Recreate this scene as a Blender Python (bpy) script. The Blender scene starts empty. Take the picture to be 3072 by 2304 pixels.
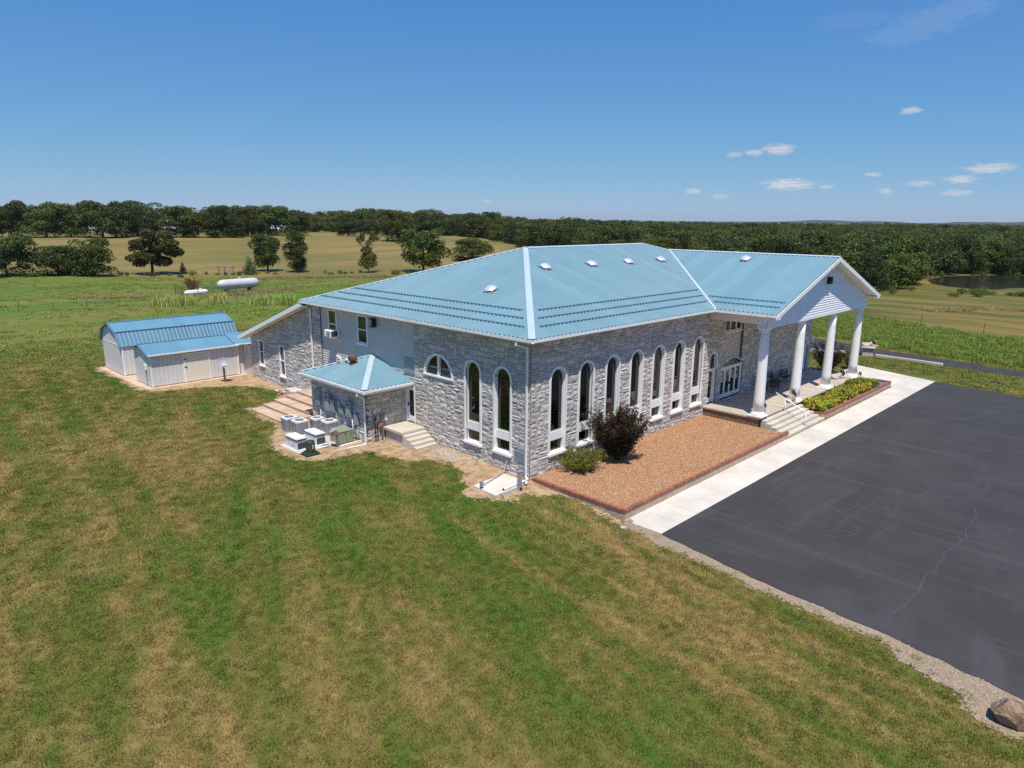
import bpy, bmesh, math, random
import numpy as np
from mathutils import Vector, Matrix
R = math.radians
random.seed(7); rng = np.random.default_rng(11)
scene = bpy.context.scene
col = scene.collection
# ------------------------------------------------------------------ camera, sky, sun, exposure
CAM = (-23.97, -22.348, 12.592)
def make_camera():
    yaw, pit, rol = R(45.429), R(-13.37), R(0.448)
    fw = Vector((math.sin(yaw)*math.cos(pit), math.cos(yaw)*math.cos(pit), math.sin(pit)))
    rt = Vector((math.cos(yaw), -math.sin(yaw), 0)); up = rt.cross(fw)
    r2 = rt*math.cos(rol)+up*math.sin(rol); u2 = -rt*math.sin(rol)+up*math.cos(rol)
    m = Matrix((r2, u2, -fw)).transposed().to_4x4(); m.translation = CAM
    cd = bpy.data.cameras.new('camera'); cd.sensor_width = 36; cd.lens = 36*2088.9/3072
    cd.clip_start = .2; cd.clip_end = 20000
    c = bpy.data.objects.new('camera', cd); c.matrix_world = m; col.objects.link(c); scene.camera = c
make_camera()
SUN_EL = R(66.8); SUN_TRAVEL = Vector((.81, 1.0, -3.0)).normalized()
SKY_STRENGTH = .093; SUN_STRENGTH = 4.2
scene.view_settings.view_transform = 'Standard'; scene.view_settings.look = 'None'
scene.view_settings.exposure = 0.32; scene.view_settings.gamma = 1; scene.view_settings.use_curve_mapping = False
scene.cycles.max_bounces = 6; scene.cycles.transparent_max_bounces = 8; scene.cycles.use_denoising = False
scene.cycles.volume_bounces = 0; scene.cycles.sample_clamp_indirect = 3.0
def nd(nt, typ, props=None, **ins):
    n = nt.nodes.new(typ)
    for k, v in (props or {}).items(): setattr(n, k, v)
    for k, v in ins.items():
        k = k.replace('_', ' ')
        s = n.inputs[int(k)] if k.isdigit() else n.inputs[k]
        if isinstance(v, bpy.types.NodeSocket): nt.links.new(v, s)
        else: s.default_value = v
    return n
def math_(nt, op, a, b=0.0, clamp=False):
    n = nt.nodes.new('ShaderNodeMath'); n.operation = op; n.use_clamp = clamp
    for i, v in enumerate((a, b)):
        if isinstance(v, bpy.types.NodeSocket): nt.links.new(v, n.inputs[i])
        else: n.inputs[i].default_value = v
    return n.outputs[0]
def sstep(nt, v, a, b, lo=0., hi=1.):
    n = nd(nt, 'ShaderNodeMapRange', {'interpolation_type': 'SMOOTHSTEP'}, Value=v)
    n.inputs['From Min'].default_value = a; n.inputs['From Max'].default_value = b
    n.inputs['To Min'].default_value = lo; n.inputs['To Max'].default_value = hi
    return n.outputs[0]
def mix(nt, f, a, b, blend='MIX'):
    n = nt.nodes.new('ShaderNodeMix'); n.data_type = 'RGBA'; n.blend_type = blend
    for s, v in ((n.inputs[0], f), (n.inputs[6], a), (n.inputs[7], b)):
        if isinstance(v, bpy.types.NodeSocket): nt.links.new(v, s)
        elif isinstance(v, (int, float)): s.default_value = v
        else: s.default_value = (*v, 1)
    return n.outputs[2]
def noise(nt, vec, scale, detail=3, rough=.55, out=0, dist=0.):
    return nd(nt, 'ShaderNodeTexNoise', Vector=vec, Scale=scale, Detail=detail, Roughness=rough, Distortion=dist).outputs[out]
def mapping(nt, vec, rot=(0, 0, 0), scale=(1, 1, 1), loc=(0, 0, 0)):
    return nd(nt, 'ShaderNodeMapping', Vector=vec, Rotation=rot, Scale=scale, Location=loc).outputs[0]
def make_world():
    w = bpy.data.worlds.new('World'); scene.world = w; w.use_nodes = True; nt = w.node_tree; nt.nodes.clear()
    sky = nd(nt, 'ShaderNodeTexSky', {'sky_type': 'NISHITA', 'sun_disc': False, 'sun_elevation': SUN_EL,
             'air_density': .7, 'dust_density': 0., 'ozone_density': 3.0, 'altitude': 150})
    sx, sy = -SUN_TRAVEL.x, -SUN_TRAVEL.y
    sky.sun_rotation = math.atan2(sx, sy)
    tc = nd(nt, 'ShaderNodeTexCoord').outputs['Generated']
    sp = nd(nt, 'ShaderNodeSeparateXYZ', Vector=tc)
    x, y, z = sp.outputs
    # fair weather cumulus: a flat layer of small puffs, seen in perspective towards the horizon
    zc = math_(nt, 'MAXIMUM', z, .012)
    px = math_(nt, 'DIVIDE', x, zc); py = math_(nt, 'DIVIDE', y, zc)
    pv = nd(nt, 'ShaderNodeCombineXYZ', X=px, Y=py, Z=math_(nt, 'MULTIPLY', z, 18.)).outputs[0]
    n1 = noise(nt, pv, .42, 5, .6); big = noise(nt, pv, .11, 1)
    m = math_(nt, 'MULTIPLY', sstep(nt, n1, .62, .80), sstep(nt, big, .46, .60))
    az = nd(nt, 'ShaderNodeCombineXYZ', X=math_(nt, 'ARCTAN2', x, y), Y=math_(nt, 'MULTIPLY', z, 3.), Z=0.).outputs[0]
    low = math_(nt, 'MULTIPLY', sstep(nt, z, .012, .03), sstep(nt, z, .10, .045))
    m = math_(nt, 'MULTIPLY', m, low)
    # single puffs seen low over the wood: (azimuth, height, half width, half height)
    for a, h, hw, hh, thr in CLOUDS:
        ca = nd(nt, 'ShaderNodeCombineXYZ', X=math_(nt, 'MULTIPLY', math_(nt, 'SUBTRACT', math_(nt, 'ARCTAN2', x, y), a), 1/hw),
                Y=math_(nt, 'MULTIPLY', math_(nt, 'SUBTRACT', z, h), 1/hh), Z=0.).outputs[0]
        ln = nd(nt, 'ShaderNodeVectorMath', {'operation': 'LENGTH'}); nt.links.new(ca, ln.inputs[0])
        nn = noise(nt, az, 85., 5, .65)
        v = math_(nt, 'SUBTRACT', math_(nt, 'ADD', nn, .55), math_(nt, 'MULTIPLY', ln.outputs['Value'], .62))
        m = math_(nt, 'MAXIMUM', m, sstep(nt, v, .40, .86, 0, thr))
    # thin streaks of cirrus high up
    ci = noise(nt, mapping(nt, pv, (0, 0, .5), (.12, 1.1, 1)), 1.3, 4, .6)
    cm = math_(nt, 'MULTIPLY', sstep(nt, ci, .62, .86, 0, .16), sstep(nt, z, .22, .34))
    m = math_(nt, 'MAXIMUM', m, cm)
    shade = noise(nt, pv, 1.7, 3)
    cloud = mix(nt, sstep(nt, shade, .3, .7), (4.9, 5.1, 5.6), (6.6, 6.7, 6.9))
    sc_ = nd(nt, 'ShaderNodeSeparateColor', Color=sky.outputs[0]); ch = []
    for k, (ga, gb) in enumerate(((.63, .6), (1.47, 2.06), (5.55, 8.))):      # deeper, more saturated blue as the camera recorded it
        v = sc_.outputs[k]; ch.append(math_(nt, 'DIVIDE', math_(nt, 'MULTIPLY', v, ga), math_(nt, 'ADD', math_(nt, 'MULTIPLY', v, gb*.1), 1.)))
    skyc = nd(nt, 'ShaderNodeCombineColor', Red=ch[0], Green=ch[1], Blue=ch[2]).outputs[0]
    c = mix(nt, m, skyc, cloud)
    bg = nd(nt, 'ShaderNodeBackground', Color=c, Strength=SKY_STRENGTH)
    nt.links.new(bg.outputs[0], nd(nt, 'ShaderNodeOutputWorld').inputs[0])
def pix_dir(u, v):
    yaw, pit, rol = R(45.429), R(-13.37), R(0.448); F = 2088.9
    fw = Vector((math.sin(yaw)*math.cos(pit), math.cos(yaw)*math.cos(pit), math.sin(pit)))
    rt = Vector((math.cos(yaw), -math.sin(yaw), 0)); up = rt.cross(fw)
    r2 = rt*math.cos(rol)+up*math.sin(rol); u2 = -rt*math.sin(rol)+up*math.cos(rol)
    d = (fw*F+r2*(u-1536)+u2*(1152-v)).normalized()
    return math.atan2(d.x, d.y), d.z
CLOUDS = []
for u, v, w_, h_, t in [(2335, 448, 52, 15, 1.), (2265, 457, 36, 10, .75), (2205, 464, 28, 8, .6), (2735, 332, 30, 10, .75), (2365, 553, 78, 16, 1.),
                        (2078, 574, 28, 8, .8), (2970, 505, 68, 12, .9), (2880, 538, 42, 11, .85), (2620, 524, 26, 7, .7), (2480, 560, 28, 6, .6),
                        (2760, 552, 40, 9, .6), (2870, 578, 45, 9, .6), (2655, 574, 22, 9, .6), (2160, 590, 40, 7, .4), (1460, 604, 25, 6, .4), (2700, 105, 110, 26, .10), (2790, 62, 110, 34, .13), (2890, 20, 110, 30, .12), (2560, 60, 120, 22, .07)]:
    a, h = pix_dir(u, v); CLOUDS.append((a, h, w_/2089*.92, h_/2089*1.15, t*.78))
make_world()
def make_sun():
    ld = bpy.data.lights.new('sun', 'SUN'); ld.energy = SUN_STRENGTH; ld.angle = R(.53); ld.color = (1., .94, .845)
    o = bpy.data.objects.new('sun', ld); o.rotation_euler = SUN_TRAVEL.to_track_quat('-Z', 'Y').to_euler(); o.location = (0, 0, 60)
    col.objects.link(o)
make_sun()
# ------------------------------------------------------------------ helpers
def sm(a, b, t):
    t = np.clip((t-a)/(b-a), 0, 1); return t*t*(3-2*t)
def G(x, y):                                   # height of the ground
    k = sm(34, 14, x)
    z = -.5+.55*sm(-8, 6, y)*k+.2*sm(9, 30, y)*k
    dx = x-CAM[0]; dy = y-CAM[1]; d = np.hypot(dx, dy); b = np.degrees(np.arctan2(dx, dy))
    return z+4.5*sm(170, 340, d)*sm(52, 34, b)-1.5*sm(105, 165, d)*sm(50, 62, b)
_NG = {}
def vnoise(p, s, seed=0):                      # cheap value noise
    if seed not in _NG: _NG[seed] = np.random.default_rng(seed).random((64, 64))
    g = _NG[seed]; q = p*s; i = np.floor(q).astype(int); f = q-i; f = f*f*(3-2*f)
    a = g[i[:, 0] % 64, i[:, 1] % 64]; b = g[(i[:, 0]+1) % 64, i[:, 1] % 64]; c = g[i[:, 0] % 64, (i[:, 1]+1) % 64]; d = g[(i[:, 0]+1) % 64, (i[:, 1]+1) % 64]
    return (a*(1-f[:, 0])+b*f[:, 0])*(1-f[:, 1])+(c*(1-f[:, 0])+d*f[:, 0])*f[:, 1]-.5
def fbm(p, s, seed, octv=4, gain=.6):
    o = 0; a = 1.
    for k in range(octv): o = o+a*vnoise(p+7.3*k, s*2.03**k, seed+k); a *= gain
    return o
def streak(p, ang, across, along, seed):        # mower streaks: noise stretched along a bearing
    c, n = math.cos(ang), math.sin(ang); q = np.stack([(p[:, 0]*c+p[:, 1]*n)*along, (-p[:, 0]*n+p[:, 1]*c)*across], 1); return fbm(q, 1., seed, 3)
def lawn_tint(p):                               # colour of the mown lawn: green to straw
    d = .54+.22*fbm(p, .11, 20)+.24*fbm(p, .6, 30)+.24*fbm(p, 2.6, 35, 2)+.55*streak(p, R(84), 3.2, .05, 40)+.40*streak(p, R(62), 2.6, .045, 50)
    for cx, cy, ln, wd, dx, dy, k in ((-9.4,-8.2,6.,2.2,-5.1,-8.2,-.34),(-6.,4.6,3.6,1.3,-1.8,4.4,-.24),(-17.,1.2,3.,1.6,1,-.4,-.15),(-4.2,-12.,5.6,1.7,-3,-6,.36),(-2.4,-7.4,2.,1.,-1,-2,.2),(-4.,3.2,1.9,.9,-.3,1,.30),
            (-12.6,16.,10.,1.9,-2.2,8.4,.22),(-17.4,-4.5,4.,2.4,1,.6,.2),(-13.,-4.2,4.6,.16,4.4,5,.24),(-12.,-5.1,4.6,.16,4.4,5,.2),(-15.5,-8.6,2.6,.2,.4,3.2,.24),(-10.,9.,5.,.5,-2,6,.16),(-15.,9.,7.,.45,-2.4,8,.16)):
        r_ = math.atan2(dy, dx); x, y = p[:, 0]-cx, p[:, 1]-cy; u = (x*math.cos(r_)+y*math.sin(r_))/ln; v = (-x*math.sin(r_)+y*math.cos(r_))/wd; d = d+k*np.exp(-u*u-v*v)
    d = np.clip(d, .04, 1.)[:, None]; g, o, t = np.array([.056, .112, .013]), np.array([.118, .119, .026]), np.array([.240, .168, .062])
    c = np.where(d < .5, g+(o-g)*d*2, o+(t-o)*(d-.5)*2); l = np.array([.120, .155, .028])
    k = sm(40, 62, p[:, 1])[:, None]*sm(70, 45, p[:, 0])[:, None]; lf = fbm(p*np.array([.3, 1.]), .12, 60)[:, None]; l = l+(np.array([.165, .160, .040])-l)*np.clip(.35+.9*lf, 0, 1)
    return c+(l-c)*k
class MB:
    def __init__(s): s.v = []; s.f = []
    def add(s, vs, fs):
        k = len(s.v); s.v += [tuple(p) for p in vs]; s.f += [tuple(i+k for i in f) for f in fs]; return s
    def box(s, x0, x1, y0, y1, z0, z1):
        return s.add([(x0,y0,z0),(x1,y0,z0),(x1,y1,z0),(x0,y1,z0),(x0,y0,z1),(x1,y0,z1),(x1,y1,z1),(x0,y1,z1)],
                     [(3,2,1,0),(4,5,6,7),(0,1,5,4),(1,2,6,5),(2,3,7,6),(3,0,4,7)])
    def beam(s, p, q, w, h, up=(0, 0, 1)):      # box along p-q
        p, q = Vector(p), Vector(q); d = (q-p).normalized(); u = Vector(up)
        a = d.cross(u)
        if a.length < 1e-4: a = d.cross(Vector((1, 0, 0)))
        a.normalize(); b = a.cross(d).normalized(); a *= w/2; b *= h/2
        return s.add([p-a-b, p+a-b, p+a+b, p-a+b, q-a-b, q+a-b, q+a+b, q-a+b],
                     [(0,1,2,3),(7,6,5,4),(0,4,5,1),(1,5,6,2),(2,6,7,3),(3,7,4,0)])
    def prism(s, pts, ax, a, b):               # 2D polygon extruded along an axis
        def p3(p, t):
            return {'x': (t, p[0], p[1]), 'y': (p[0], t, p[1]), 'z': (p[0], p[1], t)}[ax]
        n = len(pts)
        return s.add([p3(p, a) for p in pts]+[p3(p, b) for p in pts],
                     [tuple(range(n))[::-1], tuple(range(n, 2*n))]+[(i, (i+1) % n, n+(i+1) % n, n+i) for i in range(n)])
    def quad(s, *p): return s.add(p, [tuple(range(len(p)))])
    def tube(s, pts, r, n=8, caps=True):
        pts = [Vector(p) for p in pts]; m = len(pts); rs = r if isinstance(r, (list, tuple)) else [r]*m
        vs = []; prev = None
        for i, p in enumerate(pts):
            d = (pts[min(i+1, m-1)]-pts[max(i-1, 0)]).normalized()
            if prev is None:
                a = d.orthogonal().normalized()
            else:
                a = (prev-d*prev.dot(d)).normalized()
            prev = a; b = d.cross(a)
            vs += [p+(a*math.cos(2*math.pi*k/n)+b*math.sin(2*math.pi*k/n))*rs[i] for k in range(n)]
        fs = [(i*n+k, i*n+(k+1) % n, (i+1)*n+(k+1) % n, (i+1)*n+k) for i in range(m-1) for k in range(n)]
        if caps: fs += [tuple(range(n))[::-1], tuple(range((m-1)*n, m*n))]
        return s.add(vs, fs)
    def lathe(s, prof, n=16, c=(0, 0, 0)):
        vs = []; fs = []
        for r, z in prof:
            vs += [(c[0]+r*math.cos(2*math.pi*k/n), c[1]+r*math.sin(2*math.pi*k/n), c[2]+z) for k in range(n)]
        m = len(prof)
        fs = [(i*n+k, i*n+(k+1) % n, (i+1)*n+(k+1) % n, (i+1)*n+k) for i in range(m-1) for k in range(n)]
        fs += [tuple(range(n))[::-1], tuple(range((m-1)*n, m*n))]
        return s.add(vs, fs)
    def mesh(s, name, mat, smooth=False, bev=0, seg=1):
        me = bpy.data.meshes.new(name); me.from_pydata(s.v, [], s.f)
        bm = bmesh.new(); bm.from_mesh(me)
        bmesh.ops.recalc_face_normals(bm, faces=bm.faces)
        if bev: bmesh.ops.bevel(bm, geom=bm.edges[:], offset=bev, segments=seg, affect='EDGES', clamp_overlap=True)
        bm.to_mesh(me); bm.free()
        if smooth: me.shade_smooth()
        if mat: me.materials.append(mat)
        return me
    def build(s, name, mat, parent=None, smooth=False, bev=0, loc=None, seg=1):
        return obj(name, s.mesh(name, mat, smooth, bev, seg), parent, loc)
def obj(name, me, parent=None, loc=None, rotz=0):
    o = bpy.data.objects.new(name, me); col.objects.link(o)
    if parent: o.parent = parent
    if loc is not None: o.location = loc
    if rotz: o.rotation_euler = (0, 0, rotz)
    return o
def tag(o, label=None, cat=None, group=None, kind=None):
    for k, v in (('label', label), ('category', cat), ('group', group), ('kind', kind)):
        if v: o[k] = v
    return o
def thing(name, label, cat, loc=(0, 0, 0), rotz=0, group=None):
    o = bpy.data.objects.new(name, None); col.objects.link(o); o.location = loc; o.rotation_euler = (0, 0, rotz)
    o.empty_display_size = .2
    return tag(o, label, cat, group)
def dup(root, loc, rotz=0, scale=None, label=None, group=None):
    r = root.copy(); col.objects.link(r); r.location = loc; r.rotation_euler = (0, 0, rotz)
    if scale: r.scale = scale
    if label: r['label'] = label
    if group: r['group'] = group
    for ch in list(root.children):
        c = ch.copy(); col.objects.link(c); c.parent = r
        for g in ch.children:
            d = g.copy(); col.objects.link(d); d.parent = c
    return r
def mesh_np(name, v, f, mat, smooth=False):
    me = bpy.data.meshes.new(name); v = np.asarray(v, np.float32); f = np.asarray(f, np.int32)
    me.vertices.add(len(v)); me.vertices.foreach_set('co', v.ravel())
    k = f.shape[1]; me.loops.add(f.size); me.loops.foreach_set('vertex_index', f.ravel())
    me.polygons.add(len(f)); me.polygons.foreach_set('loop_start', np.arange(0, f.size, k, dtype=np.int32))
    me.update(calc_edges=True); me.validate()
    if smooth: me.shade_smooth()
    if mat: me.materials.append(mat)
    return me
# ------------------------------------------------------------------ materials
def newmat(name):
    m = bpy.data.materials.new(name); m.use_nodes = True; nt = m.node_tree
    b = nt.nodes['Principled BSDF']; return m, nt, b
def pos(nt): return nd(nt, 'ShaderNodeNewGeometry').outputs['Position']
def scol(c, k): return tuple(min(1, max(0, x*k)) for x in c)
def M(name, c, rough=.7, var=.1, sc=2., bump=0., bsc=25., metal=0., rnd=0., spec=.4, c2=None, stretch=None):
    m, nt, b = newmat(name); p = pos(nt)
    if stretch: p = mapping(nt, p, scale=stretch)
    f = noise(nt, p, sc, 5, .62)
    out = mix(nt, sstep(nt, f, .3, .7), scol(c, 1-var), c2 or scol(c, 1+var))
    if rnd:
        ri = nd(nt, 'ShaderNodeObjectInfo').outputs['Random']; isl = nd(nt, 'ShaderNodeNewGeometry').outputs['Random Per Island']
        t = math_(nt, 'FRACT', math_(nt, 'ADD', ri, isl))
        k = sstep(nt, t, 0, 1, 1-rnd, 1+rnd)
        g = nd(nt, 'ShaderNodeCombineColor', Red=k, Green=k, Blue=k).outputs[0]
        out = mix(nt, 1., out, g, 'MULTIPLY')
    nt.links.new(out, b.inputs['Base Color'])
    b.inputs['Roughness'].default_value = rough; b.inputs['Metallic'].default_value = metal
    b.inputs['Specular IOR Level'].default_value = spec
    if bump:
        bn = nd(nt, 'ShaderNodeBump', Height=noise(nt, p, bsc, 4, .6), Strength=bump, Distance=.02)
        nt.links.new(bn.outputs[0], b.inputs['Normal'])
    return m
def grass_color(nt):
    p = pos(nt); sp = nd(nt, 'ShaderNodeSeparateXYZ', Vector=p)
    x, y = sp.outputs[0], sp.outputs[1]
    n3 = noise(nt, p, 4., 4, .7)
    tint = nd(nt, 'ShaderNodeAttribute', {'attribute_name': 'tint'}).outputs['Color']
    k = sstep(nt, n3, .25, .75, .78, 1.25); lawn = mix(nt, 1., tint, nd(nt, 'ShaderNodeCombineColor', Red=k, Green=k, Blue=k).outputs[0], 'MULTIPLY')
    lush = math_(nt, 'MULTIPLY', sstep(nt, y, 40, 62), sstep(nt, x, 70, 45))
    lf = noise(nt, mapping(nt, p, scale=(.035, .16, 1)), 1., 4, .6)
    lushc = mix(nt, sstep(nt, lf, .42, .66), (.092, .148, .018), (.170, .162, .040))
    c = mix(nt, lush, lawn, lushc)
    dp = nd(nt, 'ShaderNodeVectorMath', {'operation': 'DOT_PRODUCT'}); nt.links.new(p, dp.inputs[0]); dp.inputs[1].default_value = (.5, .866, 0)
    gm = sstep(nt, dp.outputs['Value'], 134, 139)
    gs = noise(nt, mapping(nt, p, (0, 0, R(30)), (.008, .12, 1)), 1., 5, .62)
    gl = noise(nt, p, .018, 3)
    gold = mix(nt, sstep(nt, gs, .30, .70), (.170, .140, .040), (.255, .185, .068))
    gold = mix(nt, sstep(nt, gl, .44, .64, 0, .75), gold, (.130, .130, .032))
    c = mix(nt, gm, c, gold)
    rm = math_(nt, 'MULTIPLY', sstep(nt, x, 71, 80), sstep(nt, dp.outputs['Value'], 134, 120))
    rf = noise(nt, mapping(nt, p, (0, 0, R(-20)), (.16, .035, 1)), 1., 5, .62)
    past = mix(nt, sstep(nt, rf, .40, .64), (.088, .096, .018), (.210, .150, .045))
    c = mix(nt, rm, c, past)
    return c, n3
def grass_mat(name, blade):
    m, nt, b = newmat(name)
    if not blade: c, n3 = grass_color(nt)
    if blade:
        c = nd(nt, 'ShaderNodeAttribute', {'attribute_type': 'INSTANCER', 'attribute_name': 'tint'}).outputs['Color']
        isl = nd(nt, 'ShaderNodeNewGeometry').outputs['Random Per Island']
        oi = nd(nt, 'ShaderNodeObjectInfo').outputs['Random']
        k = math_(nt, 'MULTIPLY', sstep(nt, isl, 0, 1, .6, 2.0), sstep(nt, oi, 0, 1, .6, 1.5))
        g = nd(nt, 'ShaderNodeCombineColor', Red=k, Green=k, Blue=k).outputs[0]
        c = mix(nt, 1., c, g, 'MULTIPLY')
    else:
        bn = nd(nt, 'ShaderNodeBump', Height=n3, Strength=.35, Distance=.08)
        nt.links.new(bn.outputs[0], b.inputs['Normal'])
    nt.links.new(c, b.inputs['Base Color']); b.inputs['Roughness'].default_value = .85; b.inputs['Specular IOR Level'].default_value = .15
    return m
def leaf_mat(name, c, c2, rnd=.35, trans=.22, hue=None, rough=.6):
    m, nt, b = newmat(name)
    gi = nd(nt, 'ShaderNodeNewGeometry'); oi = nd(nt, 'ShaderNodeObjectInfo').outputs['Random']
    cc = mix(nt, gi.outputs['Random Per Island'], c, c2)
    k = sstep(nt, oi, 0, 1, 1-rnd, 1+rnd); r2 = math_(nt, 'FRACT', math_(nt, 'MULTIPLY', oi, 17.3))
    kr = math_(nt, 'MULTIPLY', k, sstep(nt, r2, 0, 1, .86, 1.25))
    g = nd(nt, 'ShaderNodeCombineColor', Red=kr, Green=k, Blue=k).outputs[0]
    cc = mix(nt, 1., cc, g, 'MULTIPLY')
    nt.links.new(cc, b.inputs['Base Color']); b.inputs['Roughness'].default_value = rough; b.inputs['Specular IOR Level'].default_value = .25
    tr = nd(nt, 'ShaderNodeBsdfTranslucent', Color=mix(nt, .5, cc, (.12, .16, .02)))
    ms = nd(nt, 'ShaderNodeMixShader', Fac=trans); nt.links.new(b.outputs[0], ms.inputs[1]); nt.links.new(tr.outputs[0], ms.inputs[2])
    nt.links.new(ms.outputs[0], nt.nodes['Material Output'].inputs[0])
    return m
def glass_mat(name, tint, refl=.085):
    m, nt, b = newmat(name); nt.nodes.remove(b)
    lw = nd(nt, 'ShaderNodeLayerWeight', Blend=.5).outputs['Facing']
    f = math_(nt, 'ADD', math_(nt, 'MULTIPLY', math_(nt, 'POWER', lw, 4.), .75), refl, True)
    t = nd(nt, 'ShaderNodeBsdfTransparent', Color=(*tint, 1)); g = nd(nt, 'ShaderNodeBsdfGlossy', Roughness=.02, Color=(.9, .93, .95, 1))
    ms = nd(nt, 'ShaderNodeMixShader', Fac=f); nt.links.new(t.outputs[0], ms.inputs[1]); nt.links.new(g.outputs[0], ms.inputs[2])
    nt.links.new(ms.outputs[0], nt.nodes['Material Output'].inputs[0]); return m
def asphalt_mat():
    m, nt, b = newmat('asphalt'); p = pos(nt)
    base = noise(nt, p, .35, 4); st = noise(nt, mapping(nt, p, (0, 0, R(-4)), (1.4, .09, 1)), 1., 5, .65, dist=.4)
    sw = noise(nt, mapping(nt, p, (0, 0, R(30)), (.25, .8, 1)), .6, 5, .6, dist=1.2); fine = noise(nt, p, 45, 2)
    c = mix(nt, sstep(nt, base, .3, .7), (.034, .0315, .031), (.045, .0425, .0415))
    c = mix(nt, sstep(nt, st, .52, .80, 0, .5), c, (.088, .085, .086))
    ln = noise(nt, mapping(nt, p, (0, 0, R(-6)), (3.2, .13, 1)), 1., 5, .65, dist=1.4)
    c = mix(nt, sstep(nt, ln, .52, .78, 0, .45), c, (.095, .092, .092))
    c = mix(nt, sstep(nt, sw, .50, .76, 0, .5), c, (.074, .072, .074))
    c = mix(nt, sstep(nt, fine, .3, .75, 0, .35), c, (.075, .075, .078))
    nt.links.new(c, b.inputs['Base Color']); b.inputs['Roughness'].default_value = .82; b.inputs['Specular IOR Level'].default_value = .3
    bn = nd(nt, 'ShaderNodeBump', Height=fine, Strength=.3, Distance=.01); nt.links.new(bn.outputs[0], b.inputs['Normal'])
    return m
def gravel_mat(name, cols, scale=22.):
    m, nt, b = newmat(name); p = pos(nt)
    v = nd(nt, 'ShaderNodeTexVoronoi', Vector=p, Scale=scale); s = nd(nt, 'ShaderNodeSeparateColor', Color=v.outputs['Color'])
    r = nd(nt, 'ShaderNodeValToRGB', Fac=s.outputs[0]); e = r.color_ramp.elements
    e[0].color = (*cols[0], 1); e[1].color = (*cols[-1], 1)
    for i, c in enumerate(cols[1:-1]): e.new((i+1)/(len(cols)-1)).color = (*c, 1)
    k = noise(nt, p, .5, 4); c = mix(nt, sstep(nt, k, .3, .75, 0, .35), r.outputs[0], scol(cols[1], 1.25))
    nt.links.new(c, b.inputs['Base Color']); b.inputs['Roughness'].default_value = .85
    bn = nd(nt, 'ShaderNodeBump', Height=v.outputs['Distance'], Strength=.5, Distance=.02); nt.links.new(bn.outputs[0], b.inputs['Normal'])
    return m
def pebble_mat(name, cols):
    m, nt, b = newmat(name); oi = nd(nt, 'ShaderNodeObjectInfo').outputs['Random']
    r = nd(nt, 'ShaderNodeValToRGB', Fac=oi); e = r.color_ramp.elements; e[0].color = (*cols[0], 1); e[1].color = (*cols[-1], 1)
    for i, c in enumerate(cols[1:-1]): e.new((i+1)/(len(cols)-1)).color = (*c, 1)
    nt.links.new(r.outputs[0], b.inputs['Base Color']); b.inputs['Roughness'].default_value = .8; return m
def roof_mat(name, c, streak=.18):
    m, nt, b = newmat(name); p = pos(nt)
    f = noise(nt, p, .6, 4); d = noise(nt, p, 7., 5, .7)
    out = mix(nt, sstep(nt, f, .3, .7), scol(c, .97), scol(c, 1.03))
    out = mix(nt, sstep(nt, d, .55, .8, 0, streak*.35), out, scol(c, .7))
    oi = nd(nt, 'ShaderNodeObjectInfo').outputs['Random']; k = sstep(nt, oi, 0, 1, .955, 1.045)
    out = mix(nt, 1., out, nd(nt, 'ShaderNodeCombineColor', Red=k, Green=k, Blue=k).outputs[0], 'MULTIPLY')
    nt.links.new(out, b.inputs['Base Color']); b.inputs['Roughness'].default_value = .42; b.inputs['Metallic'].default_value = .0
    b.inputs['Specular IOR Level'].default_value = .5
    return m
def rock_mat(name, cols, sc=2.5):
    m, nt, b = newmat(name); tc = nd(nt, 'ShaderNodeTexCoord').outputs['Object']
    f = noise(nt, tc, sc, 6, .65, dist=.6); r = nd(nt, 'ShaderNodeValToRGB', Fac=f); e = r.color_ramp.elements
    e[0].position = .3; e[1].position = .7; e[0].color = (*cols[0], 1); e[1].color = (*cols[-1], 1)
    for i, c in enumerate(cols[1:-1]): e.new(.3+.4*(i+1)/(len(cols)-1)).color = (*c, 1)
    nt.links.new(r.outputs[0], b.inputs['Base Color']); b.inputs['Roughness'].default_value = .8
    bn = nd(nt, 'ShaderNodeBump', Height=noise(nt, tc, sc*6, 5, .65), Strength=.5, Distance=.03); nt.links.new(bn.outputs[0], b.inputs['Normal'])
    return m
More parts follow.
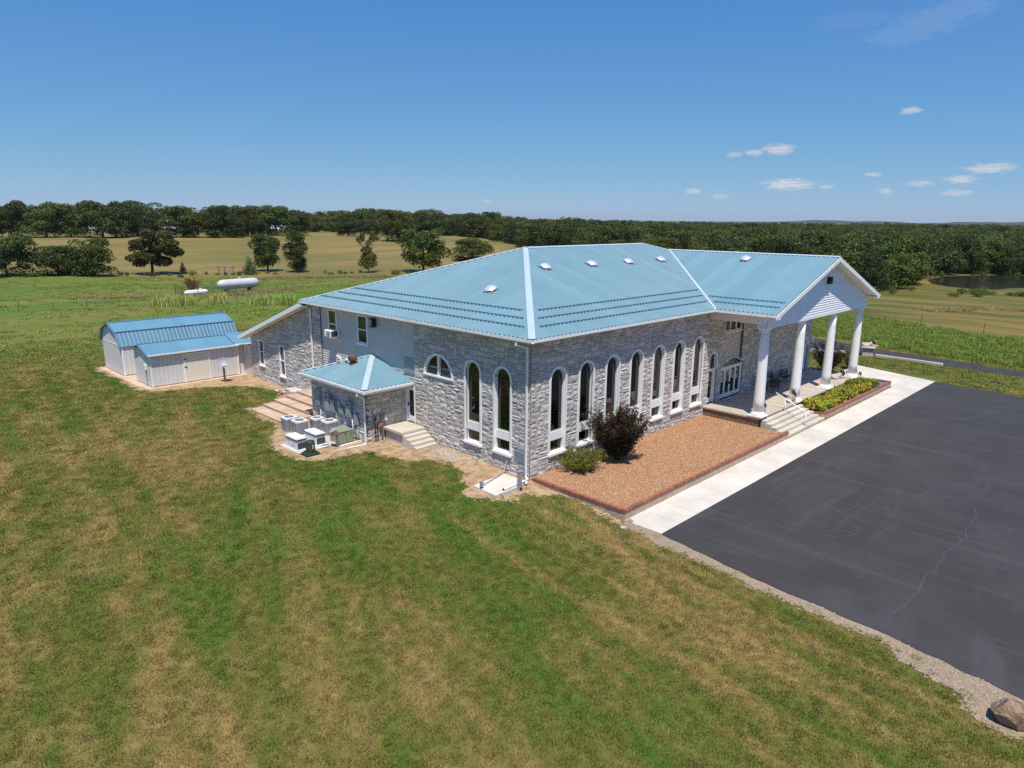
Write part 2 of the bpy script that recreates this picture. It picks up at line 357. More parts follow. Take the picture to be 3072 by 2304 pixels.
MT = dict(
    lawn=grass_mat('lawn', False), blade=grass_mat('grass_blade', True), asphalt=asphalt_mat(),
    concrete=M('concrete', (.52, .47, .395), .85, .1, .8, .25, 30), walk=M('walk_concrete', (.60, .555, .48), .85, .12, .45, .25, 40),
    porchfloor=M('porch_concrete', (.46, .405, .335), .7, .13, .7, .1, 30, stretch=(1.6, .4, 1)),
    soil=M('soil', (.34, .21, .11), .95, .25, 2.2, .6, 14, c2=(.47, .335, .20)),
    verge=gravel_mat('verge', [(.17, .12, .075), (.31, .235, .155), (.25, .17, .10), (.42, .35, .27)], 30),
    bedgravel=gravel_mat('bed_gravel', [(.19, .08, .035), (.42, .215, .10), (.33, .145, .06), (.56, .38, .22)], 20),
    stone=M('grey_stone', (.52, .485, .45), .9, .13, 4., .9, 16, rnd=.17), mortar=M('mortar', (.13, .125, .13), .95, .1, 5),
    white=M('white_paint', (.85, .845, .83), .45, .03, 1.), cream=M('cream_trim', (.80, .74, .66), .6, .04, 1.),
    siding=M('grey_siding', (.60, .545, .505), .6, .04, 1.5), wsiding=M('white_siding', (.84, .85, .86), .5, .03, 1.),
    tan=M('tan_panel', (.56, .47, .39), .7, .04, 1.), shed=M('shed_siding', (.66, .635, .625), .7, .05, 1.5),
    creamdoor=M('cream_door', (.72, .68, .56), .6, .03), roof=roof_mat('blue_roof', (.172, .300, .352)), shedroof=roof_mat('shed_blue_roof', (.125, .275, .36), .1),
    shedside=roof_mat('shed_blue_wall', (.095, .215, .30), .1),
    cap=M('pale_cap', (.44, .55, .61), .4, .05, 3.), blue=M('blue_bar', (.14, .27, .37), .45, .05), dark=M('black_metal', (.012, .012, .014), .45, .1),
    glass=glass_mat('glass', (.42, .44, .43)), interior=M('interior_wall', (.30, .27, .23), .9, .1), carpet=M('carpet', (.16, .07, .06), .95, .2),
    curtain=M('curtain', (.62, .61, .58), .9, .05), silver=M('galvanized', (.72, .72, .72), .35, .06, 6, metal=.35),
    acgrey=M('ac_grey', (.30, .30, .325), .5, .05), acdark=M('ac_dark', (.05, .05, .055), .7, .1), genwhite=M('generator_white', (.72, .73, .74), .4, .03),
    olive=M('olive_box', (.26, .29, .20), .5, .06), dkgreen=M('dark_green', (.035, .055, .03), .5, .15, 6), wood=M('weathered_wood', (.24, .19, .15), .9, .25, 6, .6, 30, stretch=(1, 1, .15)),
    boxgrey=M('box_grey', (.27, .30, .32), .5, .06), pvc=M('pvc_white', (.76, .77, .77), .4, .04), rust=M('rust', (.16, .06, .035), .7, .3, 8),
    brick=M('brick', (.30, .115, .075), .85, .15, 5, .4, 40, rnd=.22), block=M('brown_block', (.24, .15, .105), .9, .15, 5, .8, 25, rnd=.12),
    tile=M('patio_tile', (.52, .38, .27), .75, .16, 1.8, .1, 20, rnd=.09), iron=M('wrought_iron', (.016, .016, .02), .45, .1),
    orange=M('orange_plastic', (.55, .12, .03), .5, .05), yellow=M('yellow_sticker', (.75, .42, .02), .5, .05),
    bark=M('bark', (.075, .055, .04), .95, .25, 6, .8, 12, stretch=(1, 1, .3)), tank=M('tank_paint', (.56, .56, .57), .38, .06, 1.5),
    lionbody=M('lion_body', (.46, .41, .33), .8, .22, 7, .4, 20), lionmane=M('lion_mane', (.016, .016, .018), .5, .35, 9, .8, 22, c2=(.06, .06, .06)),
    water=None)
def water_mat():
    m, nt, b = newmat('pond_water'); b.inputs['Base Color'].default_value = (.030, .030, .018, 1); b.inputs['Roughness'].default_value = .12
    b.inputs['Specular IOR Level'].default_value = .45
    bn = nd(nt, 'ShaderNodeBump', Height=noise(nt, mapping(nt, pos(nt), scale=(1, .35, 1)), 1.2, 3), Strength=.12, Distance=.1); nt.links.new(bn.outputs[0], b.inputs['Normal'])
    return m
MT['water'] = water_mat()
# ------------------------------------------------------------------ the setting
def make_ground():
    cx, cy = 8., 4.; na = 400
    rs = [0.]+list(np.arange(.6, 62, .6)); r = rs[-1]
    while r < 9000: r *= 1.055; rs.append(r)
    a = np.linspace(0, 2*np.pi, na, endpoint=False); v = [(cx, cy, float(G(np.array(cx), np.array(cy))))]
    for r in rs[1:]:
        x = cx+r*np.cos(a); y = cy+r*np.sin(a); v += list(zip(x, y, G(x, y)))
    f = [(0, 1+k, 1+(k+1) % na) for k in range(na)]
    f += [(1+i*na+k, 1+(i+1)*na+k, 1+(i+1)*na+(k+1) % na, 1+i*na+(k+1) % na) for i in range(len(rs)-2) for k in range(na)]
    me = bpy.data.meshes.new('ground'); me.from_pydata(v, [], f); me.shade_smooth(); me.materials.append(MT['lawn'])
    at = me.attributes.new('tint', 'FLOAT_VECTOR', 'POINT'); at.data.foreach_set('vector', lawn_tint(np.array(v)[:, :2]).astype(np.float32).ravel())
    tag(obj('ground', me), 'mown lawn, pasture and hay fields around the hall', 'ground', kind='structure')
make_ground()
def in_poly(pts, poly):
    x, y = pts[:, 0], pts[:, 1]; r = np.zeros(len(pts), bool); n = len(poly); j = n-1
    for i in range(n):
        xi, yi = poly[i]; xj, yj = poly[j]
        if yi != yj: r ^= ((yi > y) != (yj > y)) & (x < (xj-xi)*(y-yi)/(yj-yi)+xi)
        j = i
    return r
SOIL_SIDE = [(-8.0,41.9),(-8.3,39.4),(-8.1,38.0),(-7.8,35.9),(-8.1,33.5),(-8.1,31.9),(-7.6,30.5),(-6.7,29.8),(-5.6,29.3),(-4.8,29.4),(-3.7,28.8),(-2.7,27.9),
    (-1.7,27.1),(-1.1,25.9),(-1.0,24.3),(-1.3,23.2),(-2.3,22.1),(-3.2,21.5),(-4.9,21.3),(-4.9,19.6),(-4.9,17.4),(-5.4,16.1),(-6.1,15.0),(-6.7,14.2),(-7.0,13.2),
    (-7.1,12.0),(-7.1,11.0),(-7.0,10.0),(-6.7,9.5),(-6.1,9.2),(-5.4,9.2),(-4.4,9.0),(-3.8,8.7),(-3.4,8.4),(-3.4,8.0),(-3.0,6.7),(-2.8,5.8),(-2.0,5.4),(-1.8,4.5),
    (-1.8,3.3),(-2.0,2.3),(-2.7,1.8),(-3.5,1.0),(-3.6,0.1),(-3.2,-0.4),(-2.7,-0.9),(-2.0,-1.1),(-1.3,-1.1),(-0.9,-1.4),(-0.3,-1.8),(-0.1,-2.5),(0.0,-2.9),(-.05,-4.5),
    (-0.3,-5.7),(.3,-5.7),(.3,0),(.5,30),(3,33),(3,42)]
SOIL_LOT = [(.5,-5.7),(-0.3,-5.7),(-0.5,-6.5),(-.72,-7.8),(-.8,-8.7),(-.85,-9.8),(-1.0,-11),(-1.25,-12.8),(-1.4,-14.2),(-1.5,-15.5),(-1.6,-16.6),(-1.75,-17.3),(-2.1,-17.7),(-2.2,-18.2),
    (-2.4,-18.7),(-2.6,-19.3),(-2.8,-19.5),(-3.2,-19.6),(-3.5,-19.8),(-3.75,-20.2),(-3.7,-20.6),(-3.6,-21.0),(-3.7,-22.5),(-3.0,-27),(-2,-40),(.5,-40)]
def patch(name, poly, m, label, dz=.014, cell=.1, wob=.55):
    P = np.array(poly); lo = P.min(0)-.5; hi = P.max(0)+.5
    nx, ny = int((hi[0]-lo[0])/cell), int((hi[1]-lo[1])/cell)
    X, Y = np.meshgrid(lo[0]+(np.arange(nx)+.5)*cell, lo[1]+(np.arange(ny)+.5)*cell, indexing='ij')
    c = np.stack([X.ravel(), Y.ravel()], 1)
    w = c+np.stack([vnoise(c, 1.3, 1)+.5*vnoise(c, 4.1, 2), vnoise(c, 1.3, 3)+.5*vnoise(c, 4.1, 4)], 1)*wob
    keep = in_poly(w+rng.normal(size=w.shape)*.1, poly).reshape(nx, ny)
    ii, jj = np.nonzero(keep); idx = {}; v = []; f = []
    def vid(i, j):
        k = (i, j)
        if k not in idx:
            idx[k] = len(v); x = lo[0]+i*cell; y = lo[1]+j*cell
            v.append((x, y, float(G(np.array(x), np.array(y)))+dz))
        return idx[k]
    for i, j in zip(ii, jj): f.append((vid(i, j), vid(i+1, j), vid(i+1, j+1), vid(i, j+1)))
    o = obj(name, mesh_np(name, v, f, m, True)); tag(o, label, 'soil', kind='structure'); return o
patch('bare_soil', SOIL_SIDE, MT['soil'], 'strip of bare tan soil along the side wall and sheds')
patch('gravel_verge', SOIL_LOT, MT['verge'], 'rough pale gravel verge along the edge of the parking lot', wob=.35)
def sheet(name, pts, z0, z1, m, label, cat, parent=None, bev=0):
    o = MB().prism(pts, 'z', z0, z1).build(name, m, parent, bev=bev)
    if not parent: tag(o, label, cat, kind='structure')
    return o
LOT = [(.15,-7.66)]
for t in np.linspace(0, 1, 60):                  # broken edge of the asphalt
    y = -7.75-t*32; x = float(np.interp(y, [-40,-26,-20.7,-16.6,-12.3,-7.7], [-2.6,-2.2,-1.65,-1.0,-.63,.1]))
    LOT.append((x+random.uniform(-.06, .06), y))
LOT += [(36, -40), (40.5, -14), (41.55, -7.66)]
lot = sheet('parking_lot', LOT, -.56, -.462, MT['asphalt'], 'dark sealed asphalt parking lot in front of the hall', 'parking lot')
crackm = M('crack_sealant', (.095, .093, .092), .6, .2, 3., c2=(.055, .054, .054))
CR = [[(13.31,-15.42),(13.3,-15.96),(13.19,-16.38),(12.21,-16.71),(11.02,-16.77),(10.04,-16.74),(8.93,-16.98),(7.94,-16.84),(6.73,-16.66),(6.26,-16.78),(5.47,-16.75),(4.88,-16.89),(4.29,-16.66),(3.39,-16.79),(2.79,-16.84),(1.59,-16.8),(.49,-16.66),(-.25,-16.63),(-.9,-16.58)],
      [(10.1,-12.29),(9.43,-12.44),(7.91,-12.26),(8.38,-11.42),(8.81,-11.03)], [(7.72,-12.32),(7.05,-13.12),(6.39,-13.61),(5.58,-13.37),(5.13,-12.93),(4.9,-12.48)],
      [(13.31,-15.42),(14.5,-14.2),(15.5,-13.6),(17.2,-12.2),(19.5,-11.2),(21,-9.4),(22.6,-7.8)], [(26,-7.8),(26.8,-10),(28.5,-12.5),(29,-15)]]
for pl in CR:
    mb = MB(); pts = []
    for (xa, ya), (xb, yb) in zip(pl, pl[1:]):
        n = max(2, int(math.hypot(xb-xa, yb-ya)/.18))
        for k in range(n): t = k/n; pts.append((xa+(xb-xa)*t+random.uniform(-.035, .035), ya+(yb-ya)*t+random.uniform(-.035, .035)))
    pts.append(pl[-1])
    for i in range(len(pts)-1):
        (xa, ya), (xb, yb) = pts[i], pts[i+1]; L = math.hypot(xb-xa, yb-ya) or 1; w = (.018+.022*abs(math.sin(i*.7))) ; nx, ny = -(yb-ya)/L*w, (xb-xa)/L*w
        mb.quad((xa-nx, ya-ny, -.458), (xb-nx, yb-ny, -.458), (xb+nx, yb+ny, -.458), (xa+nx, ya+ny, -.458))
    mb.build('sealed_crack', crackm, lot)
# front walk: slabs with joints
walk = tag(MB().box(.1, 37, -7.66, -5.72, -.60, -.475).build('front_walk', MT['mortar']), 'pale concrete walk between the gravel bed and the parking lot', 'walkway', kind='structure')
xs = np.arange(.12, 36.9, 1.53)
for a, b in zip(xs, list(xs[1:])+[36.85]):
    MB().box(a+.008, b-.008, -7.64, -5.74, -.58, -.455+random.uniform(-.004, .004)).build('slab', MT['walk'], walk, bev=.008)
apron = sheet('porch_apron', [(36.86, -7.66), (41.6, -7.66), (44.0, -.6), (34.2, -.6), (34.2, -3.9), (36.86, -3.9)], -.6, -.475, MT['mortar'], 'broad pale concrete apron at the right end of the porch', 'walkway')
for q in [[(36.88,-7.64),(41.55,-7.64),(42.25,-5.6),(36.88,-5.6)], [(36.88,-5.58),(42.26,-5.58),(43.05,-3.2),(36.88,-3.2)], [(34.3,-3.18),(43.06,-3.18),(43.95,-.62),(34.3,-.62)]]:
    sheet('slab', q, -.58, -.455, MT['walk'], None, None, apron, bev=.008)
# drive on the right
ROAD = [(49.4,-40),(49.4,-12.56),(49.7,-7),(50.3,-.5),(50.2,2.2),(48.9,5.6),(46,12),(42,22),(46,28),(52,19),(56.8,8.9),(55.4,4.1),(54.2,1.3),(53.2,-6),(51.75,-12.2),(51.75,-40)]
sheet('drive', ROAD, -.6, -.478, MT['asphalt'], 'narrow asphalt drive curving past the right of the hall', 'road')
# pond and far ridge
pp = [(160,14),(163,20),(168,24.5),(178,28),(196,28.5),(215,18),(226,4),(224,-14),(205,-25),(188,-12),(178,4),(169,9),(163,10)]
po = MB().prism([(x, y) for x, y in pp], 'z', -2.6, -1.86).build('pond', MT['water']); tag(po, 'dark still farm pond at the edge of the wood', 'pond', kind='structure')
def ridge():
    v = []; f = []; n = 90
    for i in range(n):
        b = R(40+60*i/(n-1)); h = 30+14*math.sin(i*.33)+8*math.sin(i*.91+1)+4*math.sin(i*2.3); h *= .42*float(sm(58, 72, 40+60*i/(n-1)))
        for d, z in ((4200, -30), (4700, h*.55), (5200, h), (6200, -30)):
            v.append((CAM[0]+d*math.sin(b), CAM[1]+d*math.cos(b), z))
    f = [(i*4+k, (i+1)*4+k, (i+1)*4+k+1, i*4+k+1) for i in range(n-1) for k in range(3)]
    me = bpy.data.meshes.new('hills'); me.from_pydata(v, [], f); me.shade_smooth(); me.materials.append(M('wooded_hills', (.035, .055, .025), .95, .3, .01))
    tag(obj('hills', me), 'low wooded ridge far off on the right horizon', 'hills', kind='structure')
ridge()
# ------------------------------------------------------------------ stonework
CW, CH = .15, .145
STONES = {}
def stone_mesh(w, h, k):
    key = (w, h, k)
    if key in STONES: return STONES[key]
    r = np.random.default_rng(hash(key) % 9999+5); W = w*CW-.016; H = h*CH-.016
    nx = 3 if w <= 2 else 4 if w <= 4 else 5; ny = 2 if h == 1 else 3 if h == 2 else 4
    if h == 1: ny = 3
    v = []; f = []
    for j in range(ny):
        for i in range(nx):
            e = i in (0, nx-1) or j in (0, ny-1)
            x = W*i/(nx-1)-W/2; z = H*j/(ny-1)-H/2
            if not e: x += r.uniform(-.25, .25)*W/nx; z += r.uniform(-.25, .25)*H/ny
            else: x *= 1-r.uniform(0, .03); z *= 1-r.uniform(0, .05)
            v.append((x, -(r.uniform(.012, .034) if e else r.uniform(.03, .072)), z))
    for j in range(ny-1):
        for i in range(nx-1):
            a = j*nx+i
            f += [(a, a+1, a+nx+1), (a, a+nx+1, a+nx)] if r.random() < .5 else [(a, a+1, a+nx), (a+1, a+nx+1, a+nx)]
    ring = [i for i in range(nx)]+[j*nx+nx-1 for j in range(1, ny)]+[(ny-1)*nx+i for i in range(nx-2, -1, -1)]+[j*nx for j in range(ny-2, 0, -1)]
    k0 = len(v)
    for i in ring: v.append((v[i][0], .012, v[i][2]))
    m = len(ring)
    for a in range(m): f.append((ring[a], k0+a, k0+(a+1) % m, ring[(a+1) % m]))
    me = bpy.data.meshes.new('stone'); me.from_pydata(v, [], f); me.materials.append(MT['stone'])
    STONES[key] = me; return me
def layout(nu, nv, blocked, seed):
    r = random.Random(seed); occ = blocked.copy(); out = []
    for j in range(nv):
        i = 0
        while i < nu:
            if occ[i, j]: i += 1; continue
            run = 0
            while i+run < nu and not occ[i+run, j] and run < 9: run += 1
            h = r.choices([1, 2, 3], [.42, .48, .10])[0]; h = min(h, nv-j)
            w = r.randint(3, 5) if h == 1 else r.randint(2, 5) if h == 2 else r.randint(3, 4)
            w = min(w, run)
            if run-w == 1: w = run if run <= 5 else w-1
            w = max(1, min(w, 5))
            while h > 1 and occ[i:i+w, j:j+h].any(): h -= 1
            occ[i:i+w, j:j+h] = True; out.append((i, j, w, h)); i += w
    return out
def stone_wall(name, parent, O, U, u1, v0, v1, openings, seed, thick=.24, top=None):
    """wall face through O along unit U (outward normal = U rotated -90 deg about z); stones as pieces"""
    U = Vector(U); Nn = Vector((U.y, -U.x, 0)); nu = int(round(u1/CW)); nv = int(round((v1-v0)/CH))
    bl = np.zeros((nu, nv), bool)
    for i in range(nu):
        for j in range(nv):
            u = (i+.5)*CW; v = v0+(j+.5)*CH
            for o in openings:
                if o[0] == 'rect' and o[1] < u < o[2] and o[3] < v < o[4]: bl[i, j] = True
                if o[0] == 'arch':
                    _, c, r_, a, t = o; s = t-r_
                    if abs(u-c) < r_ and (a < v <= s or (v > s and (u-c)**2+(v-s)**2 < r_*r_)): bl[i, j] = True
            if top and v > top(u): bl[i, j] = True
    mb = MB()
    def P(u, d, v): p = Vector(O)+U*u-Nn*d; return (p.x, p.y, v)
    for j in range(nv):
        i = 0
        while i < nu:
            if bl[i, j]: i += 1; continue
            k = i
            while k < nu and not bl[k, j]: k += 1
            a, b, z0, z1 = i*CW, k*CW, v0+j*CH, v0+(j+1)*CH
            mb.add([P(a,0,z0),P(b,0,z0),P(b,thick,z0),P(a,thick,z0),P(a,0,z1),P(b,0,z1),P(b,thick,z1),P(a,thick,z1)], [(3,2,1,0),(4,5,6,7),(0,1,5,4),(1,2,6,5),(2,3,7,6),(3,0,4,7)])
            i = k
    w = mb.build(name, MT['mortar'], parent)
    st = []; ang = math.atan2(U.y, U.x)
    for i, j, ww, h in layout(nu, nv, bl, seed):
        p = Vector(P((i+ww/2)*CW, 0, v0+(j+h/2)*CH)); st.append((p, ang, ww, h, w))
    return w, st
def place_stones(sts, limit):
    cam = Vector(CAM); sts = sorted(sts, key=lambda s: -(s[2]*s[3])/((s[0]-cam).length_squared))
    for p, ang, w, h, par in sts[:limit]:
        o = obj('stone', stone_mesh(w, h, random.randint(0, 2)), par, p, ang)
    rest = {}
    for s in sts[limit:]: rest.setdefault(s[4], []).append(s)
    for par, L in rest.items():
        V = []; F = []; k = 0
        for p, ang, w, h, _ in L:
            me = stone_mesh(w, h, random.randint(0, 2)); c, s = math.cos(ang), math.sin(ang)
            fl = random.choice((1, 1, -1))
            V += [(p.x+v.co.x*c-v.co.y*s, p.y+v.co.x*s+v.co.y*c, p.z+v.co.z) for v in me.vertices]
            F += [tuple(i+k for i in q.vertices) for q in me.polygons]; k += len(me.vertices)
        me = bpy.data.meshes.new('stonework'); me.from_pydata(V, [], F); me.materials.append(MT['stone'])
        tag(obj('stonework', me, par), kind='stuff')
# ------------------------------------------------------------------ wall frames (a local frame on a wall: u along, d inward, v up)
class WallFrame:
    def __init__(s, O, U): s.O = Vector(O); s.U = Vector(U); s.N = Vector((s.U.y, -s.U.x, 0))
    def P(s, u, d, v): p = s.O+s.U*u-s.N*d; return (p.x, p.y, s.O.z+v)
    def box(s, mb, u0, u1, d0, d1, v0, v1):
        return mb.add([s.P(u0,d0,v0),s.P(u1,d0,v0),s.P(u1,d1,v0),s.P(u0,d1,v0),s.P(u0,d0,v1),s.P(u1,d0,v1),s.P(u1,d1,v1),s.P(u0,d1,v1)],
                      [(3,2,1,0),(4,5,6,7),(0,1,5,4),(1,2,6,5),(2,3,7,6),(3,0,4,7)])
    def path(s, c, r, a, t, n=14):               # arch outline from lower left over the top to lower right
        sp = t-r; pts = [(c-r, a)]
        pts += [(c-r*math.cos(math.pi*k/n), sp+r*math.sin(math.pi*k/n)) for k in range(n+1)]
        return pts+[(c+r, a)]
    def arch_band(s, mb, c, r0, r1, a, t1, d0, d1, bottom=False, n=14):   # frame between inner radius r0 and outer r1
        t0 = t1-(r1-r0); pi, po = s.path(c, r0, a, t0, n), s.path(c, r1, a, t1, n)
        for k in range(len(pi)-1):
            A, B, Cc, D = po[k], po[k+1], pi[k+1], pi[k]
            mb.add([s.P(A[0],d0,A[1]),s.P(B[0],d0,B[1]),s.P(Cc[0],d0,Cc[1]),s.P(D[0],d0,D[1]),s.P(A[0],d1,A[1]),s.P(B[0],d1,B[1]),s.P(Cc[0],d1,Cc[1]),s.P(D[0],d1,D[1])],
                   [(0,1,2,3),(7,6,5,4),(0,4,5,1),(2,6,7,3)])
        return mb
    def arch_pane(s, mb, c, r, a, t, d, n=14):
        p = s.path(c, r, a, t, n); return mb.add([s.P(u, d, v) for u, v in p], [tuple(range(len(p)))])
def arch_window(W, parent, c, z0, z1, half, curtain=0, name='window'):
    """tall arched window: white surround, dark panes, panelled band above a short lower light, sill"""
    w = thing_part(name, parent)
    fr = MB(); W.arch_band(fr, c, half-.09, half+.02, z0, z1+.02, -.085, .06); W.arch_band(fr, c, half-.125, half-.10, z0, z1-.10, .03, .16)
    W.box(fr, c-half+.06, c+half-.06, .02, .15, z0, z0+.07)
    fr.build('frame', MT['white'], w)
    for k in range(3):
        b = MB(); W.box(b, c-half+.11, c+half-.11, .005+.012*k, .13, z0+.67+.155*k, z0+.805+.155*k); b.build('panel_board', MT['white'], w)
    b = MB(); W.box(b, c-half+.11, c+half-.11, .075, .14, z0+.62, z0+1.15); b.build('panel_back', MT['boxgrey'], w)
    g = MB(); W.arch_pane(g, c, half-.115, z0+1.13, z1-.115, .145); g.build('pane', MT['glass'], w)
    g = MB(); g.quad(W.P(c-half+.13,.145,z0+.05), W.P(c+half-.13,.145,z0+.05), W.P(c+half-.13,.145,z0+.63), W.P(c-half+.13,.145,z0+.63)); g.build('pane', MT['glass'], w)
    sl = MB(); W.box(sl, c-half-.04, c+half+.04, -.15, .06, z0-.13, z0+.01); sl.build('sill', MT['white'], w, bev=.012)
    if curtain:
        cu = MB(); n = 9; x0 = c-half+.16 if curtain < 2 else c-.1; x1 = c+half-.16 if curtain == 2 else c+.12
        pts = [(x0+(x1-x0)*k/n, .30+.05*(k % 2)) for k in range(n+1)]
        for (a, da), (b_, db) in zip(pts, pts[1:]): cu.quad(W.P(a,da,z0+1.2), W.P(b_,db,z0+1.2), W.P(b_,db,z1-.1), W.P(a,da,z1-.1))
        cu.build('curtain', MT['curtain'], w)
    return w
def thing_part(name, parent):                    # an Empty that groups the pieces of one part
    o = bpy.data.objects.new(name, None); col.objects.link(o); o.parent = parent; o.empty_display_size = .2; return o
def rect_window(W, parent, u0, u1, v0, v1, rail=None, proud=.05, fw=.09, name='window', sill=True, mull=0, trim='white'):
    w = thing_part(name, parent); fr = MB()
    W.box(fr, u0, u0+fw, -proud, .1, v0, v1); W.box(fr, u1-fw, u1, -proud, .1, v0, v1); W.box(fr, u0+fw, u1-fw, -proud, .1, v1-fw, v1); W.box(fr, u0+fw, u1-fw, -proud, .1, v0, v0+fw)
    for k in range(mull):
        x = u0+(u1-u0)*(k+1)/(mull+1); W.box(fr, x-.05, x+.05, -proud+.01, .09, v0+fw, v1-fw)
    if rail: W.box(fr, u0+fw, u1-fw, -.02, .08, rail-.03, rail+.03)
    fr.build('frame', MT[trim], w)
    g = MB(); g.quad(W.P(u0+fw/2,.05,v0+fw/2), W.P(u1-fw/2,.05,v0+fw/2), W.P(u1-fw/2,.05,v1-fw/2), W.P(u0+fw/2,.05,v1-fw/2)); g.build('pane', MT['glass'], w)
    if sill: s = MB(); W.box(s, u0-.04, u1+.04, -proud-.07, .02, v0-.1, v0); s.build('sill', MT[trim], w)
    return w
def boards(W, parent, u0, u1, v0, v1, m, h=.16, clip=None, d=0., skip=()):
    n = int(math.ceil((v1-v0)/h))
    for k in range(n):
        a, b = v0+k*h, min(v0+(k+1)*h, v1)
        spans = [(u0, u1)]
        if clip:
            s = clip((a+b)/2)
            if not s or s[1]-s[0] < .05: continue
            spans = [s]
        for (p, q, lo, hi) in skip:
            if lo < (a+b)/2 < hi: spans = [t for s in spans for t in ((s[0], min(s[1], p)), (max(s[0], q), s[1])) if t[1]-t[0] > .03]
        mb = MB()
        for s in spans:
            mb.add([W.P(s[0],d-.045,a),W.P(s[1],d-.045,a),W.P(s[1],d-.006,b+.004),W.P(s[0],d-.006,b+.004),W.P(s[0],d+.03,a),W.P(s[1],d+.03,a),W.P(s[1],d+.03,b+.004),W.P(s[0],d+.03,b+.004)],
                   [(0,1,2,3),(0,4,5,1),(2,6,7,3),(0,3,7,4),(1,5,6,2)])
        mb.build('siding_board', m, parent)
# ------------------------------------------------------------------ metal roofing
def roof_plane(parent, O, U, V, W, vlo, vhi, m, kinks=(), panel=.914, rib=.305, rh=.055):
    O, U, V = Vector(O), Vector(U).normalized(), Vector(V).normalized(); N = U.cross(V)
    if N.z < 0: N = -N
    a = 0.
    while a < W-1e-6:
        b = min(a+panel, W); us = {a: rh, b: 0.}
        r = a
        us = [(a, rh), (a+.022, rh), (a+.068, 0.)]
        for k in (1, 2):
            c = a+k*rib
            us += [(c-.068, 0.), (c-.022, rh), (c+.022, rh), (c+.068, 0.)]
        us += [(b-.068, 0.), (b-.022, rh*.96), (b, rh*.96)]
        us = [(u, h) for u, h in us if a-1e-9 <= u <= b+1e-9]+[(k, 0.) for k in kinks if a < k < b]
        us.sort(); vs = []; fs = []
        for u, h in us:
            lo, hi = vlo(u), max(vhi(u), vlo(u)+.001)
            for t in (lo, hi): vs.append(O+U*u+V*t+N*h)
        for i in range(len(us)-1): fs.append((2*i, 2*i+2, 2*i+3, 2*i+1))
        mb = MB(); mb.v = [tuple(p) for p in vs]; mb.f = fs
        me = bpy.data.meshes.new('roof_panel'); me.from_pydata(mb.v, [], mb.f); me.materials.append(m)
        if max(vhi(u)-vlo(u) for u, _ in us) > .02: obj('roof_panel', me, parent)
        a = b
def strip(mb, p, q, side1, side2, w, lift=.045, th=.02):
    """folded cap over the line p-q, its flanges reaching w along side1 and side2"""
    p, q = Vector(p)+Vector((0, 0, lift)), Vector(q)+Vector((0, 0, lift))
    for s in (side1, side2):
        if s is None: continue
        s = Vector(s).normalized()*w
        mb.add([p, q, q+s, p+s, p-Vector((0,0,th)), q-Vector((0,0,th)), q+s-Vector((0,0,th)), p+s-Vector((0,0,th))], [(0,1,2,3),(7,6,5,4),(0,3,7,4),(1,5,6,2),(2,6,7,3)])
def gutter(parent, p, q, out, m='white', w=.13, h=.15):
    p, q, o = Vector(p), Vector(q), Vector(out); z = Vector((0, 0, 1)); mb = MB()
    def bx(o0, o1, z0, z1):
        mb.add([p+o*o0+z*z0, q+o*o0+z*z0, q+o*o1+z*z0, p+o*o1+z*z0, p+o*o0+z*z1, q+o*o0+z*z1, q+o*o1+z*z1, p+o*o1+z*z1], [(3,2,1,0),(4,5,6,7),(0,1,5,4),(1,2,6,5),(2,3,7,6),(3,0,4,7)])
    bx(0, .012, -h, 0); bx(w-.02, w, -h+.03, .0); bx(.012, w-.02, -h, -h+.014); bx(w-.045, w+.004, -.014, .004)
    mb.build('gutter', MT[m], parent)
def downspout(parent, pts, w=.10):
    mb = MB()
    for a, b in zip(pts, pts[1:]):
        a, b = Vector(a), Vector(b); d = (b-a).normalized()*w*.45; mb.beam(a-d, b+d, w, w*.8, (0, 0, 1) if abs((b-a).normalized().z) < .9 else (1, 0, 0))
    return mb.build('downspout', MT['white'], parent)
# ------------------------------------------------------------------ the hall
hall = thing('stone_hall', 'long grey stone hall with blue metal hip roof and white columned portico', 'building')
SF, SP = .336, .345                              # roof slopes
EV = .70; EZ = 7.12; LX = 33.85; DY = 20.03
WF = WallFrame((0, 0, 0), (1, 0, 0)); WL = WallFrame((0, 0, 0), (0, -1, 0))   # WL: u = -y
HALF = 1.295/2; WZ0, WZ1 = .895, 5.386
FX = [1.984+2.281*i for i in range(7)]
ops = [('arch', x, HALF-.05, WZ0-.02, WZ1-.05) for x in FX]
ops += [('arch', 17.75, .56, .5, 4.1), ('rect', 18.95, 22.1, .5, 2.95), ('rect', 19.2, 21.75, 2.9, 6.1), ('arch', 32.75, .52, .5, 3.35)]
wf, st1 = stone_wall('wall', hall, (0, 0, 0), (1, 0, 0), 33.9, -.58, 6.96, ops, 3)
LYS = [1.887, 4.12]
opl = [('arch', 9.15-y, HALF-.05, WZ0-.02, WZ1-.05) for y in LYS]+[('arch', 9.15-6.96, 1.24, 4.06, 5.32), ('rect', 9.15-1.02, 9.15-.3, .68, 1.26)]
wl, st2 = stone_wall('wall', hall, (0, 9.15, 0), (0, -1, 0), 9.15, -.58, 6.96, opl, 5)
opw = [('rect', 30-28.62, 30-27.85, 1.5, 3.4), ('rect', 30-25.4, 30-24.6, 1.15, 3.4)]
ww_, st3 = stone_wall('wall', hall, (0, 30.0, 0), (0, -1, 0), 10.65, -.58, 6.96, opw, 8, top=lambda u: 6.96 if u > 9.4 else 3.45+u*.345)
place_stones(st1+st2+st3, 300)
